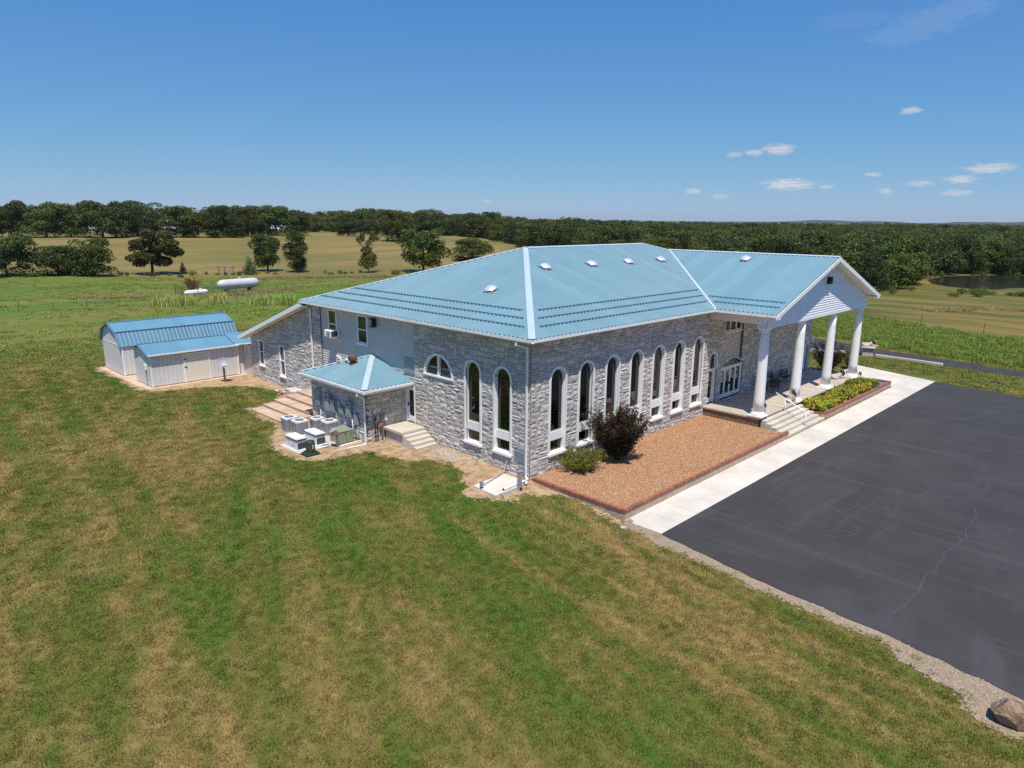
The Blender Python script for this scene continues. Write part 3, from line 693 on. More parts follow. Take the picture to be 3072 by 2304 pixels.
# plain walls that close the hall behind
MB().box(33.64, 33.88, .25, 20.0, -.6, 6.95).build('wall', MT['stone'], hall)
MB().box(.3, 33.6, 19.8, 20.03, -.6, 6.95).build('wall', MT['siding'], hall)
MB().box(.25, 20, 29.75, 29.98, -.6, 3.4).build('wall', MT['siding'], hall)
MB().box(.2, .3, 9.1, 19.45, -.6, 6.95).build('wall', MT['mortar'], hall)
# rooms behind the windows
MB().box(.26, 33.6, .26, 19.7, .3, .5).build('floor', MT['carpet'], hall)
MB().box(.26, 33.6, 7.0, 7.1, .5, 6.6).build('partition', MT['interior'], hall)
MB().box(.26, 33.6, .26, 19.7, 6.5, 6.6).build('ceiling', MT['interior'], hall)
MB().box(10.2, 10.3, .26, 7, .5, 6.5).build('partition', MT['interior'], hall)
MB().box(7.0, 7.1, 7.1, 19.7, .5, 6.6).build('partition', MT['interior'], hall)
for i, x in enumerate(FX): arch_window(WF, hall, x, WZ0, WZ1, HALF, curtain={4: 1, 6: 1, 5: 0}.get(i, 0))
for y in LYS: arch_window(WL, hall, -y, WZ0, WZ1, HALF)
# half round window
w = thing_part('window', hall); fr = MB(); WL.arch_band(fr, -6.96, 1.14, 1.28, 4.06, 5.34, -.08, .1, n=20); WL.box(fr, -8.24, -5.68, -.10, .1, 3.98, 4.08); WL.box(fr, -6.96-.07, -6.96+.07, -.05, .1, 4.08, 5.25)
WL.box(fr, -8.1, -5.82, .09, .13, 4.42, 4.5)
fr.build('frame', MT['white'], w); g = MB(); WL.arch_pane(g, -6.96, 1.16, 4.06, 5.22, .08, 20); g.build('pane', MT['glass'], w)
# side siding with two sash windows and a room air conditioner
sk = [(-18.36, -17.36, 4.95, 6.70), (-14.92, -13.86, 4.93, 6.69), (-10.02, -9.14, .85, 3.0)]
sd = thing_part('siding', hall)
boards(WL, sd, -19.45, -9.12, .3, 6.95, MT['siding'], skip=sk, d=.10)
rect_window(WL, hall, -18.38, -17.34, 4.93, 6.72, rail=5.78, proud=.0); rect_window(WL, hall, -14.94, -13.84, 4.92, 6.71, rail=5.80, proud=.0)
for y, a, b, r_ in ((28.24, 1.45, 3.43, 2.5), (25.0, 1.09, 3.43, 2.25)): rect_window(WL, hall, -y-.42, -y+.42, a, b, rail=r_, proud=.07, fw=.1)
pn = MB(); WL.box(pn, -10.18, -9.2, .02, .1, 3.78, 4.68); pn.build('cover_panel', MT['boxgrey'], hall)
gr = MB(); WL.box(gr, -1.03, -.29, -.05, .1, .66, 1.27); gr.build('vent_grille', MT['boxgrey'], hall)
gs = thing_part('grille_slats', hall)
for k in range(6): b = MB(); WL.box(b, -.98, -.34, -.075, -.05, .72+.09*k, .76+.09*k); b.build('slat', MT['boxgrey'], gs)
# side door to the landing
def door(W, parent, u0, u1, v0, v1, glass=True, fw=.11, d=.08, low=.35, name='door', handle=True):
    w = thing_part(name, parent); fr = MB()
    W.box(fr, u0, u0+fw, d-.12, d+.1, v0, v1); W.box(fr, u1-fw, u1, d-.12, d+.1, v0, v1); W.box(fr, u0+fw, u1-fw, d-.12, d+.1, v1-fw, v1); fr.build('frame', MT['white'], w)
    lf = MB(); a, b = u0+fw+.01, u1-fw-.01
    W.box(lf, a, a+.11, d, d+.05, v0+.02, v1-fw-.01); W.box(lf, b-.11, b, d, d+.05, v0+.02, v1-fw-.01); W.box(lf, a+.11, b-.11, d, d+.05, v0+.02, v0+low); W.box(lf, a+.11, b-.11, d, d+.05, v1-fw-.13, v1-fw-.01); lf.build('leaf', MT['white'], w)
    g = MB(); g.quad(W.P(a+.1,d+.02,v0+low), W.P(b-.1,d+.02,v0+low), W.P(b-.1,d+.02,v1-fw-.1), W.P(a+.1,d+.02,v1-fw-.1)); g.build('pane', MT['glass'], w)
    if handle: h = MB(); W.box(h, a+.02, a+.07, d-.06, d, v0+.95, v0+1.12); h.build('handle', MT['dark'], w)
    return w
door(WL, hall, -10.05, -9.12, .86, 3.0)
# doors and panels behind the portico
d1 = door(WF, hall, 17.2, 18.3, .56, 2.95, d=.18); fr = MB(); WF.arch_band(fr, 17.75, .48, .57, 2.9, 4.12, -.05, .2); fr.build('fanlight_frame', MT['white'], d1); g = MB(); WF.arch_pane(g, 17.75, .49, 2.93, 4.03, .2); g.build('fanlight', MT['glass'], d1)
d2 = door(WF, hall, 32.22, 33.28, .56, 2.75, d=.18); fr = MB(); WF.arch_band(fr, 32.75, .44, .53, 2.7, 3.37, -.05, .2); fr.build('fanlight_frame', MT['white'], d2); g = MB(); WF.arch_pane(g, 32.75, .45, 2.72, 3.28, .2); g.build('fanlight', MT['glass'], d2)
fd = thing_part('french_door', hall)
fr = MB(); WF.box(fr, 18.98, 19.08, .05, .3, .56, 2.78); WF.box(fr, 22.0, 22.1, .05, .3, .56, 2.78); WF.box(fr, 19.08, 22.0, .03, .3, 2.66, 2.80); fr.build('frame', MT['white'], fd)
for k in range(4):
    a = 19.08+k*.73; lf = MB(); WF.box(lf, a+.005, a+.1, .14, .2, .58, 2.66); WF.box(lf, a+.63, a+.725, .14, .2, .58, 2.66); WF.box(lf, a+.1, a+.63, .14, .2, .58, .86); WF.box(lf, a+.1, a+.63, .14, .2, 2.56, 2.66); lf.build('leaf', MT['white'], fd)
    g = MB(); g.quad(WF.P(a+.09,.17,.85), WF.P(a+.64,.17,.85), WF.P(a+.64,.17,2.58), WF.P(a+.09,.17,2.58)); g.build('pane', MT['glass'], fd)
for a in (20.44, 20.6): h = MB(); WF.box(h, a, a+.05, .08, .14, 1.45, 1.65); h.build('handle', MT['dark'], fd)
def lens(r, z, n=16): return [(20.54+1.45*math.cos(math.pi*k/n)*r, z+.55*math.sin(math.pi*k/n)*r) for k in range(n+1)]
fr = MB(); po, pi_ = lens(1, 2.80), lens(.93, 2.80)
for k in range(16):
    A, B, C_, D = po[k], po[k+1], pi_[k+1], pi_[k]
    fr.add([WF.P(A[0],.03,A[1]),WF.P(B[0],.03,B[1]),WF.P(C_[0],.03,C_[1]),WF.P(D[0],.03,D[1]),WF.P(A[0],.2,A[1]),WF.P(B[0],.2,B[1]),WF.P(C_[0],.2,C_[1]),WF.P(D[0],.2,D[1])], [(0,1,2,3),(7,6,5,4),(0,4,5,1),(2,6,7,3)])
fr.build('fanlight_frame', MT['white'], fd); g = MB(); p = lens(.95, 2.80); g.add([WF.P(u, .15, v) for u, v in p], [tuple(range(len(p)))]); g.build('fanlight', MT['glass'], fd)
pb = MB(); WF.box(pb, 19.16, 21.8, .16, .24, 2.78, 5.22); pb.build('tan_panel', MT['tan'], hall)
WFr = WallFrame((0, .16, 0), (1, 0, 0)); rect_window(WFr, hall, 19.2, 21.76, 5.2, 6.12, mull=2, proud=.03, fw=.1, sill=True, trim='cream')
# roof
roof = thing_part('roof', hall)
RY = DY/2; RZ = EZ+SF*(RY+EV); RX1, RX2 = RY+.05, 23.6
VX0, VX1, PX = 16.24, 34.34, 25.29
kf = math.hypot(1, SF)
def pz(x): return EZ+.01+SP*(min(x, 2*PX-x)-VX0)
def f_lo(u):
    x = u-EV
    return 0. if not VX0 < x < VX1 else max(0., (pz(x)-EZ)/SF*kf)
W_ = LX+2*EV
def f_hi(u):
    return min((RY+EV), u*(RY+EV)/(RX1+EV), (W_-u)*(RY+EV)/(LX+EV-RX2))*kf
roof_plane(roof, (-EV, -EV, EZ), (1, 0, 0), (0, 1, SF), W_, f_lo, f_hi, MT['roof'], (RX1+EV, VX0+EV, PX+EV, RX2+EV))
Dw = DY+2*EV
def l_hi(u): return min(u, Dw-u)*(RX1+EV)/(Dw/2)*math.hypot(1, (RZ-EZ)/(RX1+EV))
roof_plane(roof, (-EV, -EV, EZ), (0, 1, 0), (1, 0, (RZ-EZ)/(RX1+EV)), Dw, lambda u: 0., l_hi, MT['roof'], (Dw/2,))
MB().quad((-EV, DY+EV, EZ), (RX1, RY, RZ-.01), (RX2, RY, RZ-.01), (LX+EV, DY+EV, EZ)).quad((LX+EV, DY+EV, EZ), (RX2, RY, RZ-.01), (LX+EV, -EV, EZ)).build('back_roof', MT['roof'], roof)
kp = math.hypot(1, SP)
PF = -4.70
def p_lo(x): return 0.
PYI = lambda x: -EV+(pz(x)-EZ)/SF
# portico left plane: u along +y from the gable, v up slope; bounded by the valley
def pl_lo(u):
    y = PF+u; return 0. if y <= -EV else max(0., ((EZ+SF*(y+EV))-EZ-.01)/SP*kp)
ptop = (PX-VX0)*kp
PL = PYI(PX)-PF
roof_plane(roof, (VX0, PF, EZ+.01), (0, 1, 0), (1, 0, SP), PL, pl_lo, lambda u: ptop, MT['roof'], (-EV-PF,))
MB().quad((VX1, PF, EZ+.01), (PX, PF, pz(PX)), (PX, PYI(PX), pz(PX)), (VX1, -EV, EZ+.01)).build('back_roof', MT['roof'], roof)
def cap(p, q, s1, s2, w, m='cap', name='hip_cap', lift=.062): mb = MB(); strip(mb, p, q, s1, s2, w, lift); mb.build(name, MT[m], roof)
A0, A1, A2 = (-EV, -EV, EZ), (RX1, RY, RZ), (RX2, RY, RZ)
cap(A0, A1, (1, 0, 0), (0, 1, 0), .24)
cap((-EV, DY+EV, EZ), A1, (1, 0, 0), (0, -1, 0), .22); cap(A1, A2, (0, -1, -SF), (0, 1, -SF), .2, name='ridge_cap'); cap((LX+EV, -EV, EZ), A2, (-1, 0, 0), (0, 1, 0), .22)
cap((PX, PF, pz(PX)), (PX, PYI(PX), pz(PX)), (-1, 0, -SP), (1, 0, -SP), .18, name='ridge_cap')
cap((VX0, -EV, EZ), (PX, PYI(PX), pz(PX)), (-1, .0, .02), (1, 0, SP), .10, 'white', 'valley_flashing', .03)
def guard(p, q, n):
    p, q, n = Vector(p), Vector(q), Vector(n).normalized(); mb = MB(); mb.beam(p+n*.078, q+n*.078, .045, .042, n); mb.beam(p+n*.102, q+n*.102, .075, .008, n); mb.build('snow_guard', MT['blue'], roof)
for y in (.28, 1.06, 1.84):
    xv = VX0+(y+EV)*SF/SP-.35; guard((y+.55, y, EZ+SF*(y+EV)), (xv, y, EZ+SF*(y+EV)), (0, -SF, 1))
    x = y; guard((x, y+.45, EZ+.3322*(x+EV)), (x, DY-y-.3, EZ+.3322*(x+EV)), (-.332, 0, 1))
for x in (17.15, 17.85): guard((x, PF+.25, pz(x)), (x, PYI(x)-.3, pz(x)), (-SP, 0, 1))
def vent(p, n):
    n = Vector(n).normalized(); q = Vector((0, 0, 1)).rotation_difference(n)
    v = thing_part('roof_vent', hall); v.location = p; v.rotation_mode = 'QUATERNION'; v.rotation_quaternion = q
    MB().lathe([(.2, 0), (.2, .16)], 18).build('neck', MT['acdark'], v, True)
    MB().lathe([(.30, .10), (.37, .115), (.375, .14), (.30, .21), (.19, .26), (.185, .275), (.06, .285)], 22).build('dome', MT['silver'], v, False)
    MB().box(-.38, .38, -.38, .38, .03, .045).build('flashing', MT['blue'], v)
vent((3.64, 6.59, EZ+.3322*4.34), (-.332, 0, 1))
for x in (8.41, 13.0, 17.11, 21.23): vent((x, 6.75, EZ+SF*(6.75+EV)), (0, -SF, 1))
vent((24.03, 1.42, pz(24.03)), (-SP, 0, 1)); vent((26.2, 4.4, pz(26.2)), (SP, 0, 1)); vent((26.1, 3.2, pz(26.1)), (SP, 0, 1))
# eaves: soffit, fascia, gutters, downspouts
ev = thing_part('eaves', hall)
MB().box(-.62, VX0+.3, -.62, -.005, 6.955, 6.985).box(-.62, -.005, -.005, DY+.6, 6.955, 6.985).build('soffit', MT['cream'], ev)
MB().box(-.64, VX0, -.64, -.61, 6.93, 7.11).box(-.64, -.61, -.61, DY+.64, 6.93, 7.11).build('fascia', MT['white'], ev)
gutter(ev, (-.64, -.64, 7.105), (VX0, -.64, 7.105), (0, -1, 0)); gutter(ev, (-.64, -.77, 7.107), (-.64, DY+.7, 7.107), (-1, 0, 0))
downspout(hall, [(-.70, .32, 7.0), (-.70, .32, 6.78), (-.12, .13, 6.55), (-.12, .13, .02), (-.16, -.02, -.06), (-.6, -.36, -.02)])
downspout(hall, [(-.70, 20.5, 7.0), (-.70, 20.5, 6.8), (-.12, 20.42, 6.5), (-.12, 20.42, .35)])
# wing behind: shed roof falling away
wz = lambda y: 7.06-(y-20.6)*.345
wr = thing_part('wing_roof', hall)
MB().add([(-.72,20.5,wz(20.5)-.02),(20,20.5,wz(20.5)-.02),(20,30.75,wz(30.75)-.02),(-.72,30.75,wz(30.75)-.02),(-.72,20.5,wz(20.5)+.02),(20,20.5,wz(20.5)+.02),(20,30.75,wz(30.75)+.02),(-.72,30.75,wz(30.75)+.02)],
    [(3,2,1,0),(4,5,6,7),(0,1,5,4),(1,2,6,5),(2,3,7,6),(3,0,4,7)]).build('roof_sheet', MT['dark'], wr)
for nm, x0, x1, dz0, dz1, m in (('rake_board', -.74, -.70, -.34, -.03, 'white'), ('rake_soffit', -.70, .0, -.34, -.31, 'cream')):
    MB().add([(x0,20.5,wz(20.5)+dz0),(x1,20.5,wz(20.5)+dz0),(x1,30.7,wz(30.7)+dz0),(x0,30.7,wz(30.7)+dz0),(x0,20.5,wz(20.5)+dz1),(x1,20.5,wz(20.5)+dz1),(x1,30.7,wz(30.7)+dz1),(x0,30.7,wz(30.7)+dz1)],
        [(3,2,1,0),(4,5,6,7),(0,1,5,4),(1,2,6,5),(2,3,7,6),(3,0,4,7)]).build(nm, MT[m], wr)
gutter(wr, (-.7, 30.72, wz(30.72)-.05), (6, 30.72, wz(30.72)-.05), (0, 1, 0))
# portico: columns, beams, pediment
CX = [17.156+5.422*i for i in range(4)]; CY = -3.66; FZ = .563
colm = None
for x in CX:
    c = thing_part('column', hall); c.location = (x, CY, FZ)
    MB().box(-.47, .47, -.47, .47, 0, .10).build('plinth', MT['white'], c, bev=.01)
    MB().lathe([(.45, .10), (.46, .15), (.44, .20), (.39, .22), (.40, .25), (.35, .30)], 28).build('base', MT['white'], c, True)
    MB().lathe([(.33-.075*(t**1.6), .29+t*5.10) for t in np.linspace(0, 1, 8)], 28).build('shaft', MT['white'], c, True)
    MB().lathe([(.255, 5.36), (.29, 5.40), (.29, 5.44), (.26, 5.47), (.27, 5.52), (.33, 5.60), (.36, 5.66)], 28).build('capital', MT['white'], c, True)
bz0, bz1 = 6.2, 6.96
MB().box(16.72, 17.56, -3.32, -.08, bz0+.2, bz1).build('beam', MT['cream'], hall); MB().box(33.0, 33.84, -3.32, -.08, bz0+.2, bz1).build('beam', MT['cream'], hall)
MB().box(16.72, 33.85, -3.97, -3.33, bz0, bz1-.03).build('beam', MT['wsiding'], hall)
br = MB()                                        # coved brackets where beam meets columns
for x in CX:
    for s in (-1, 1):
        br.prism([(x+s*.30, bz0-.14), (x+s*.36, bz0-.07), (x+s*.5, bz0-.02), (x+s*.62, bz0), (x+s*.2, bz0)], 'y', -3.96, -3.36)
br.build('bracket', MT['wsiding'], hall)
MB().box(17.5, 33.0, -3.4, -.1, 6.62, 6.66).build('porch_ceiling', MT['cream'], hall)
MB().box(16.30, 16.74, -4.66, -.1, 6.955, 6.985).box(33.8, 34.28, -4.66, -.1, 6.955, 6.985).build('portico_soffit', MT['cream'], hall)
ped = thing_part('pediment', hall); WP = WallFrame((0, -3.975, 0), (1, 0, 0))
def pclip(v):
    if v < 7.0: return (16.72, 33.86)
    h = (v+.16-EZ)/SP; a, b = VX0+h, VX1-h
    return (max(16.72, a), min(33.86, b)) if b > a else None
boards(WP, ped, 0, 0, 6.36, 10.2, MT['wsiding'], clip=pclip)
tb = MB(); WP.box(tb, 16.70, 33.88, -.04, .02, 6.18, 6.36); tb.build('trim_board', MT['wsiding'], ped)
MB().prism([(16.9, 6.9), (33.7, 6.9), (PX, 10.0)], 'y', -3.9, -3.6).build('backing', MT['white'], ped)
for s, x0 in ((1, VX0), (-1, VX1)):
    for nm, y0, y1, a, b, m in (('rake_board', PF-.02, PF+.03, -.30, -.02, 'white'), ('rake_soffit', PF+.03, -3.98, -.27, -.24, 'cream')):
        mb = MB(); P0 = [(x0, EZ), (PX, pz(PX))]
        mb.add([(P0[0][0],y0,P0[0][1]+a),(P0[1][0],y0,P0[1][1]+a),(P0[1][0],y1,P0[1][1]+a),(P0[0][0],y1,P0[0][1]+a),(P0[0][0],y0,P0[0][1]+b),(P0[1][0],y0,P0[1][1]+b),(P0[1][0],y1,P0[1][1]+b),(P0[0][0],y1,P0[0][1]+b)],
            [(3,2,1,0),(4,5,6,7),(0,1,5,4),(1,2,6,5),(2,3,7,6),(3,0,4,7)]).build(nm, MT[m], ped)
    xa, xb = sorted((x0, x0+s*.55)); MB().box(xa-.02, xb, PF-.01, -4.0, 6.84, 7.0).build('cornice_return', MT['white'], ped)
gutter(hall, (VX0-.02, -.62, 7.118), (VX0-.02, PF, 7.118), (-1, 0, 0)); gutter(hall, (VX1+.02, PF, 7.118), (VX1+.02, -.6, 7.118), (1, 0, 0))
MB().box(VX0-.02, VX0+.02, PF, -.6, 6.93, 7.11).build('fascia', MT['white'], hall)
fl = thing_part('flood_light', hall); fl.location = (25.38, -4.02, 8.65); MB().box(-.16, .16, -.28, 0, -.24, .24).build('housing', MT['dark'], fl, bev=.02); MB().box(-.12, .12, -.295, -.28, -.19, .19).build('lens', MT['glass'], fl)
fl = thing_part('flood_light', hall); fl.location = (.02, 13.04, 6.4); MB().box(-.30, 0, -.17, .17, -.28, .28).build('housing', MT['dark'], fl, bev=.02); MB().box(-.315, -.30, -.13, .13, -.2, .2).build('lens', MT['boxgrey'], fl)
cm = thing_part('camera_dome', hall); cm.location = (25.0, -4.1, 9.3); MB().beam((0, .1, 0), (-.05, -.25, .12), .04, .04).build('arm', MT['dark'], cm); MB().lathe([(.0, -.12), (.05, -.10), (.06, 0)], 10, (-.05, -.22, .1)).build('dome', MT['boxgrey'], cm)
lt = thing_part('wall_lantern', hall); lt.location = (33.95, -.1, 3.0); MB().lathe([(.12, 0), (.16, .25), (.05, .42)], 8).build('shade', MT['white'], lt); MB().lathe([(.09, -.2), (.1, 0)], 8).build('body', MT['white'], lt)
# porch floor and its brown block base
porch = thing_part('porch', hall)
for a, b in ((16.72, 22.5), (22.5, 28.3), (28.3, 34.1)): MB().box(a+.004, b-.004, -4.0, .0, .44, FZ).build('floor_slab', MT['porchfloor'], porch, bev=.012)
MB().box(16.86, 34.0, -3.86, 0, -.6, .43).build('core', MT['mortar'], porch)
r = 0
for j in range(3):
    y = -3.9+(.0 if j % 2 == 0 else -.2)
    while y < -.02:
        a, b = max(y, -3.9), min(y+.42, -.01)
        if b-a > .05: MB().box(16.80, 16.92, a+.006, b-.006, -.02+j*.155, .125+j*.155).build('block', MT['block'], porch, bev=.012)
        y += .42
for k in range(40):
    a = 17.0+k*.42
    for j in range(4):
        if 17.2 < a < 22.6: continue
        MB().box(a+.006, a+.414, -3.93, -3.84, -.2+j*.155, -.05+j*.155).build('block', MT['block'], porch)
# ------------------------------------------------------------------ front steps with handrail
fs = thing('front_steps', 'broad concrete front steps rising from the walk to the porch', 'steps', (0, 0, 0))
for h, (xa, xb, dx) in enumerate(((16.98, 20.05, 0), (20.07, 22.7, 0))):
    for k in range(5):
        z1 = FZ-.17*(k+1); y1 = -4.0-.335*(k+1)
        if k == 4: xb2 = xb+.35*(h == 1)
        else: xb2 = xb+.05*k*(h == 1)
        MB().box(xa+.03*k*(h == 0), xb2, y1, -4.0-.335*k+.02, -.6, z1+random.uniform(-.004, .004)).build('step', MT['concrete'], fs, bev=.014)
hr = thing('handrail', 'white metal handrail in the middle of the front steps', 'handrail')
MB().tube([(20.06, -4.12, .39), (20.06, -4.12, 1.22)], .032, 10).build('post', MT['white'], hr, True); MB().tube([(20.1, -5.55, -.29), (20.1, -5.55, .58)], .032, 10).build('post', MT['white'], hr, True)
MB().tube([(20.06, -3.45, 1.54), (20.06, -4.12, 1.24), (20.1, -5.55, .60), (20.1, -5.95, .42)], .034, 10).build('rail', MT['white'], hr, True)
# ------------------------------------------------------------------ gravel bed with brick edge
bed = MB().box(.28, 16.72, -5.62, -.02, -.55, -.02).build('gravel_bed', MT['bedgravel']); tag(bed, 'raised bed of orange gravel in front of the arched windows', 'gravel bed', kind='structure')
bd = thing('brick_border', 'low red brick edging around the orange gravel bed', 'brick edging')
MB().box(.10, 17.1, -5.74, -5.62, -.6, -.13).box(.10, .22, -5.62, -.1, -.6, -.13).build('footing', M('footing', (.45, .34, .26), .9, .15, 3), bd)
mb = MB(); x = .08
while x < 17.08:
    mb.box(x, x+.066, -5.76-random.uniform(0, .008), -5.60, -.13, .015+random.uniform(-.006, .006)); x += .076
y = -5.58
while y < -.16:
    mb.box(.07+random.uniform(-.01, .01), .27, y, y+.066, -.13, .01+random.uniform(-.008, .008)); y += .076
tag(mb.build('bricks', MT['brick'], bd), kind='stuff')
# ------------------------------------------------------------------ brick planter with a small pool at its end
pl = thing('brick_planter', 'long low brick planter of yellow shrubs beside the front steps', 'planter')
PO = [(22.75, -5.10), (23.2, -5.66), (36.8, -5.66), (36.8, -4.02), (22.75, -4.02)]
def ring(mb, poly, w, z0, z1):
    for (xa, ya), (xb, yb) in zip(poly, poly[1:]): mb.beam((xa, ya, (z0+z1)/2), (xb, yb, (z0+z1)/2), w, z1-z0)
mb = MB(); ring(mb, [(36.72, -4.1), (36.72, -5.58), (23.25, -5.58), (22.85, -5.06), (22.85, -4.05)], .16, -.6, -.07); mb.build('wall', M('planter_wall', (.42, .29, .22), .9, .16, 3., .4, 20), pl)
mb = MB(); seq = [(36.72, -4.1), (36.72, -5.58), (23.25, -5.58), (22.85, -5.06), (22.85, -4.05)]
for (xa, ya), (xb, yb) in zip(seq, seq[1:]):
    L = math.hypot(xb-xa, yb-ya); n = int(L/.078); dx, dy = (xb-xa)/L, (yb-ya)/L
    for k in range(n):
        t = (k+.5)*L/n; px, py = xa+dx*t, ya+dy*t; nx, ny = -dy*.115, dx*.115; z = .005+random.uniform(-.005, .005)
        mb.beam((px-nx, py-ny, z-.04), (px+nx, py+ny, z-.04), .068, .08)
tag(mb.build('bricks', MT['brick'], pl), kind='stuff')
MB().box(22.95, 34.2, -5.5, -4.0, -.6, -.12).build('soil_fill', MT['soil'], pl)
MB().box(34.2, 36.64, -5.5, -4.05, -.5, -.10).build('pool_water', M('pool', (.16, .17, .21), .1, .2, 2.5), pl)
# ------------------------------------------------------------------ annex on the side wall
an = thing('utility_annex', 'small stone annex with blue hip roof on the side of the hall', 'annex')
AX, AY0, AY1 = -2.85, 10.05, 15.87
w1, s1 = stone_wall('wall', an, (AX, AY1, 0), (0, -1, 0), 5.85, -.58, 3.12, [], 21)
w2, s2 = stone_wall('wall', an, (AX, AY0, 0), (1, 0, 0), 2.85, -.58, 3.12, [], 22)
place_stones(s1+s2, 295)
MB().box(AX+.2, 0, AY1-.2, AY1, -.5, 3.1).build('wall', MT['siding'], an)
ar = thing_part('roof', an); EX, EY0, EY1, AZ = -3.38, 9.3, 16.25, 3.34; TP = Vector((.02, 13.4, 4.32))
sx = (TP.z-AZ)/(TP.x-EX); kx = math.hypot(1, sx); wd = EY1-EY0; m1 = 13.4-EY0
roof_plane(ar, (EX, EY0, AZ), (0, 1, 0), (1, 0, sx), wd, lambda u: 0., lambda u: (TP.x-EX)*kx*min(u/m1, (wd-u)/(wd-m1)), MT['roof'], (m1,))
sy = (TP.z-AZ)/m1; ky = math.hypot(1, sy); wx = TP.x-EX
roof_plane(ar, (EX, EY0, AZ), (1, 0, 0), (0, 1, sy), wx, lambda u: 0., lambda u: m1*ky*u/wx, MT['roof'])
MB().quad((EX, EY1, AZ), tuple(TP), (TP.x, EY1, AZ)).build('back_roof', MT['roof'], ar)
for p, s1_, s2_, w_ in (((EX, EY0, AZ), (1, 0, 0), (0, 1, 0), .24), ((EX, EY1, AZ), (1, 0, 0), (0, -1, 0), .16)):
    mb = MB(); strip(mb, p, tuple(TP), s1_, s2_, w_, .075); mb.build('hip_cap', MT['cap'], ar)
MB().box(EX+.03, 0, EY0+.03, AY0-.03, 3.10, 3.125).box(EX+.03, AX-.03, AY0-.03, EY1, 3.10, 3.125).box(AX-.03, 0, AY1+.01, EY1, 3.10, 3.125).build('soffit', MT['cream'], an)
MB().box(EX, EX+.03, EY0, EY1, 3.09, 3.33).box(EX+.03, 0, EY0, EY0+.03, 3.09, 3.33).build('fascia', MT['white'], an)
gutter(an, (EX, EY0-.1, 3.32), (EX, EY1, 3.32), (-1, 0, 0), w=.11, h=.13); gutter(an, (EX, EY0, 3.322), (-.02, EY0, 3.322), (0, -1, 0), w=.11, h=.13)
downspout(an, [(-3.43, 9.9, 3.2), (-3.43, 9.9, 3.0), (-2.95, 9.97, 2.7), (-2.95, 9.97, .12), (-3.0, 9.95, .06)], .09)
rv = thing_part('turbine_vent', an); rv.location = (-1.32, 13.5, 3.92)
MB().lathe([(.26, -.12), (.2, .0), (.17, .12), (.17, .2)], 14).build('neck', MT['rust'], rv, True); MB().lathe([(.16, .2), (.25, .28), (.27, .38), (.22, .50), (.10, .57), (.02, .58)], 16).build('head', MT['rust'], rv)
for k in range(16):
    a = 2*math.pi*k/16; b = MB(); pts = [(math.cos(a+t*.35)*r_, math.sin(a+t*.35)*r_, z) for t, (r_, z) in enumerate(((.17, .22), (.27, .30), (.29, .39), (.23, .51)))]; b.tube(pts, .012, 4); b.build('fin', MT['rust'], rv)
vp = thing_part('vent_pipe', an)
MB().tube([(-1.62, 14.35, 3.6), (-1.62, 14.35, 4.18), (-1.66, 14.45, 4.32), (-1.75, 14.62, 4.36)], .06, 10).build('pipe', MT['pvc'], vp, True); MB().tube([(-1.45, 14.2, 3.62), (-1.45, 14.2, 4.08), (-1.42, 14.05, 4.16), (-1.36, 13.86, 4.17)], .06, 10).build('pipe', MT['pvc'], vp, True)
# wall boxes on the annex: meters, panels, conduits
def wall_box(name, label, y0, y1, z0, z1, dep, m, win=False):
    t = thing(name, label, 'electrical box', (AX-.06, (y0+y1)/2, z0)); h = z1-z0; w = (y1-y0)/2
    MB().box(-dep, .06, -w, w, 0, h).build('case', MT[m], t, bev=.012)
    MB().box(-dep-.012, -dep, -w+.03, w-.03, h*.12, h*.95).build('cover', MT[m], t)
    if win: MB().box(-dep-.016, -dep-.013, -w*.4, w*.4, h*.72, h*.82).build('window', MT['dark'], t)
    return t
wall_box('breaker_panel', 'tall grey breaker panel at the left of the annex wall', 14.62, 15.15, 1.47, 2.45, .16, 'boxgrey')
wall_box('transfer_switch', 'pale grey transfer switch box left of the conduit arch on the annex wall', 13.5, 14.0, 1.3, 2.4, .2, 'acgrey', True)
wall_box('junction_box', 'narrow blue grey box between the two transfer switches on the annex wall', 12.98, 13.36, 1.35, 2.1, .2, 'boxgrey')
wall_box('meter_box', 'small square grey meter box low on the annex wall', 12.05, 12.5, 1.38, 1.82, .16, 'boxgrey')
wall_box('transfer_switch', 'grey transfer switch box nearest the annex downspout', 11.2, 11.72, 1.4, 2.35, .2, 'boxgrey', True)
wall_box('disconnect_switch', 'small dark grey disconnect box beside the annex downspout', 10.62, 10.98, 1.05, 1.7, .14, 'boxgrey')
cd = thing('conduit_run', 'bundle of grey and white conduits running down the annex wall', 'conduit', (AX-.1, 12, 0))
for y, z0, z1, m in ((2.75, -.1, 1.5, 'pvc'), (1.3, .2, 1.3, 'boxgrey'), (.9, .2, 1.35, 'boxgrey'), (-.75, .0, 1.42, 'pvc'), (-1.05, -.1, 1.1, 'boxgrey'), (-1.2, -.1, 1.1, 'pvc'), (-1.33, -.1, 1.1, 'boxgrey')):
    MB().tube([(0, y, z0), (0, y, z1)], .03, 8).build('conduit', MT[m], cd, True)
MB().tube([(0, 1.55, 2.2), (0, .95, 2.2), (0, .6, 2.1), (0, .42, 1.9), (0, .4, 1.75)], .035, 8).build('conduit', MT['boxgrey'], cd, True)
MB().tube([(0, 1.1, 1.5), (0, .45, 1.5)], .03, 8).build('conduit', MT['boxgrey'], cd, True); MB().tube([(0, .1, 1.45), (0, -.3, 1.55)], .03, 8).build('conduit', MT['boxgrey'], cd, True)
gp = thing('gas_meter', 'cluster of dark pipes and valves on the front of the annex', 'gas meter', (-2.15, 9.92, .05))
for x, z1 in ((-.15, 1.35), (.0, 1.1)): MB().tube([(x, 0, -.1), (x, 0, z1*.6), (x-.06, -.03, z1)], .03, 8).build('pipe', MT['iron'], gp, True)
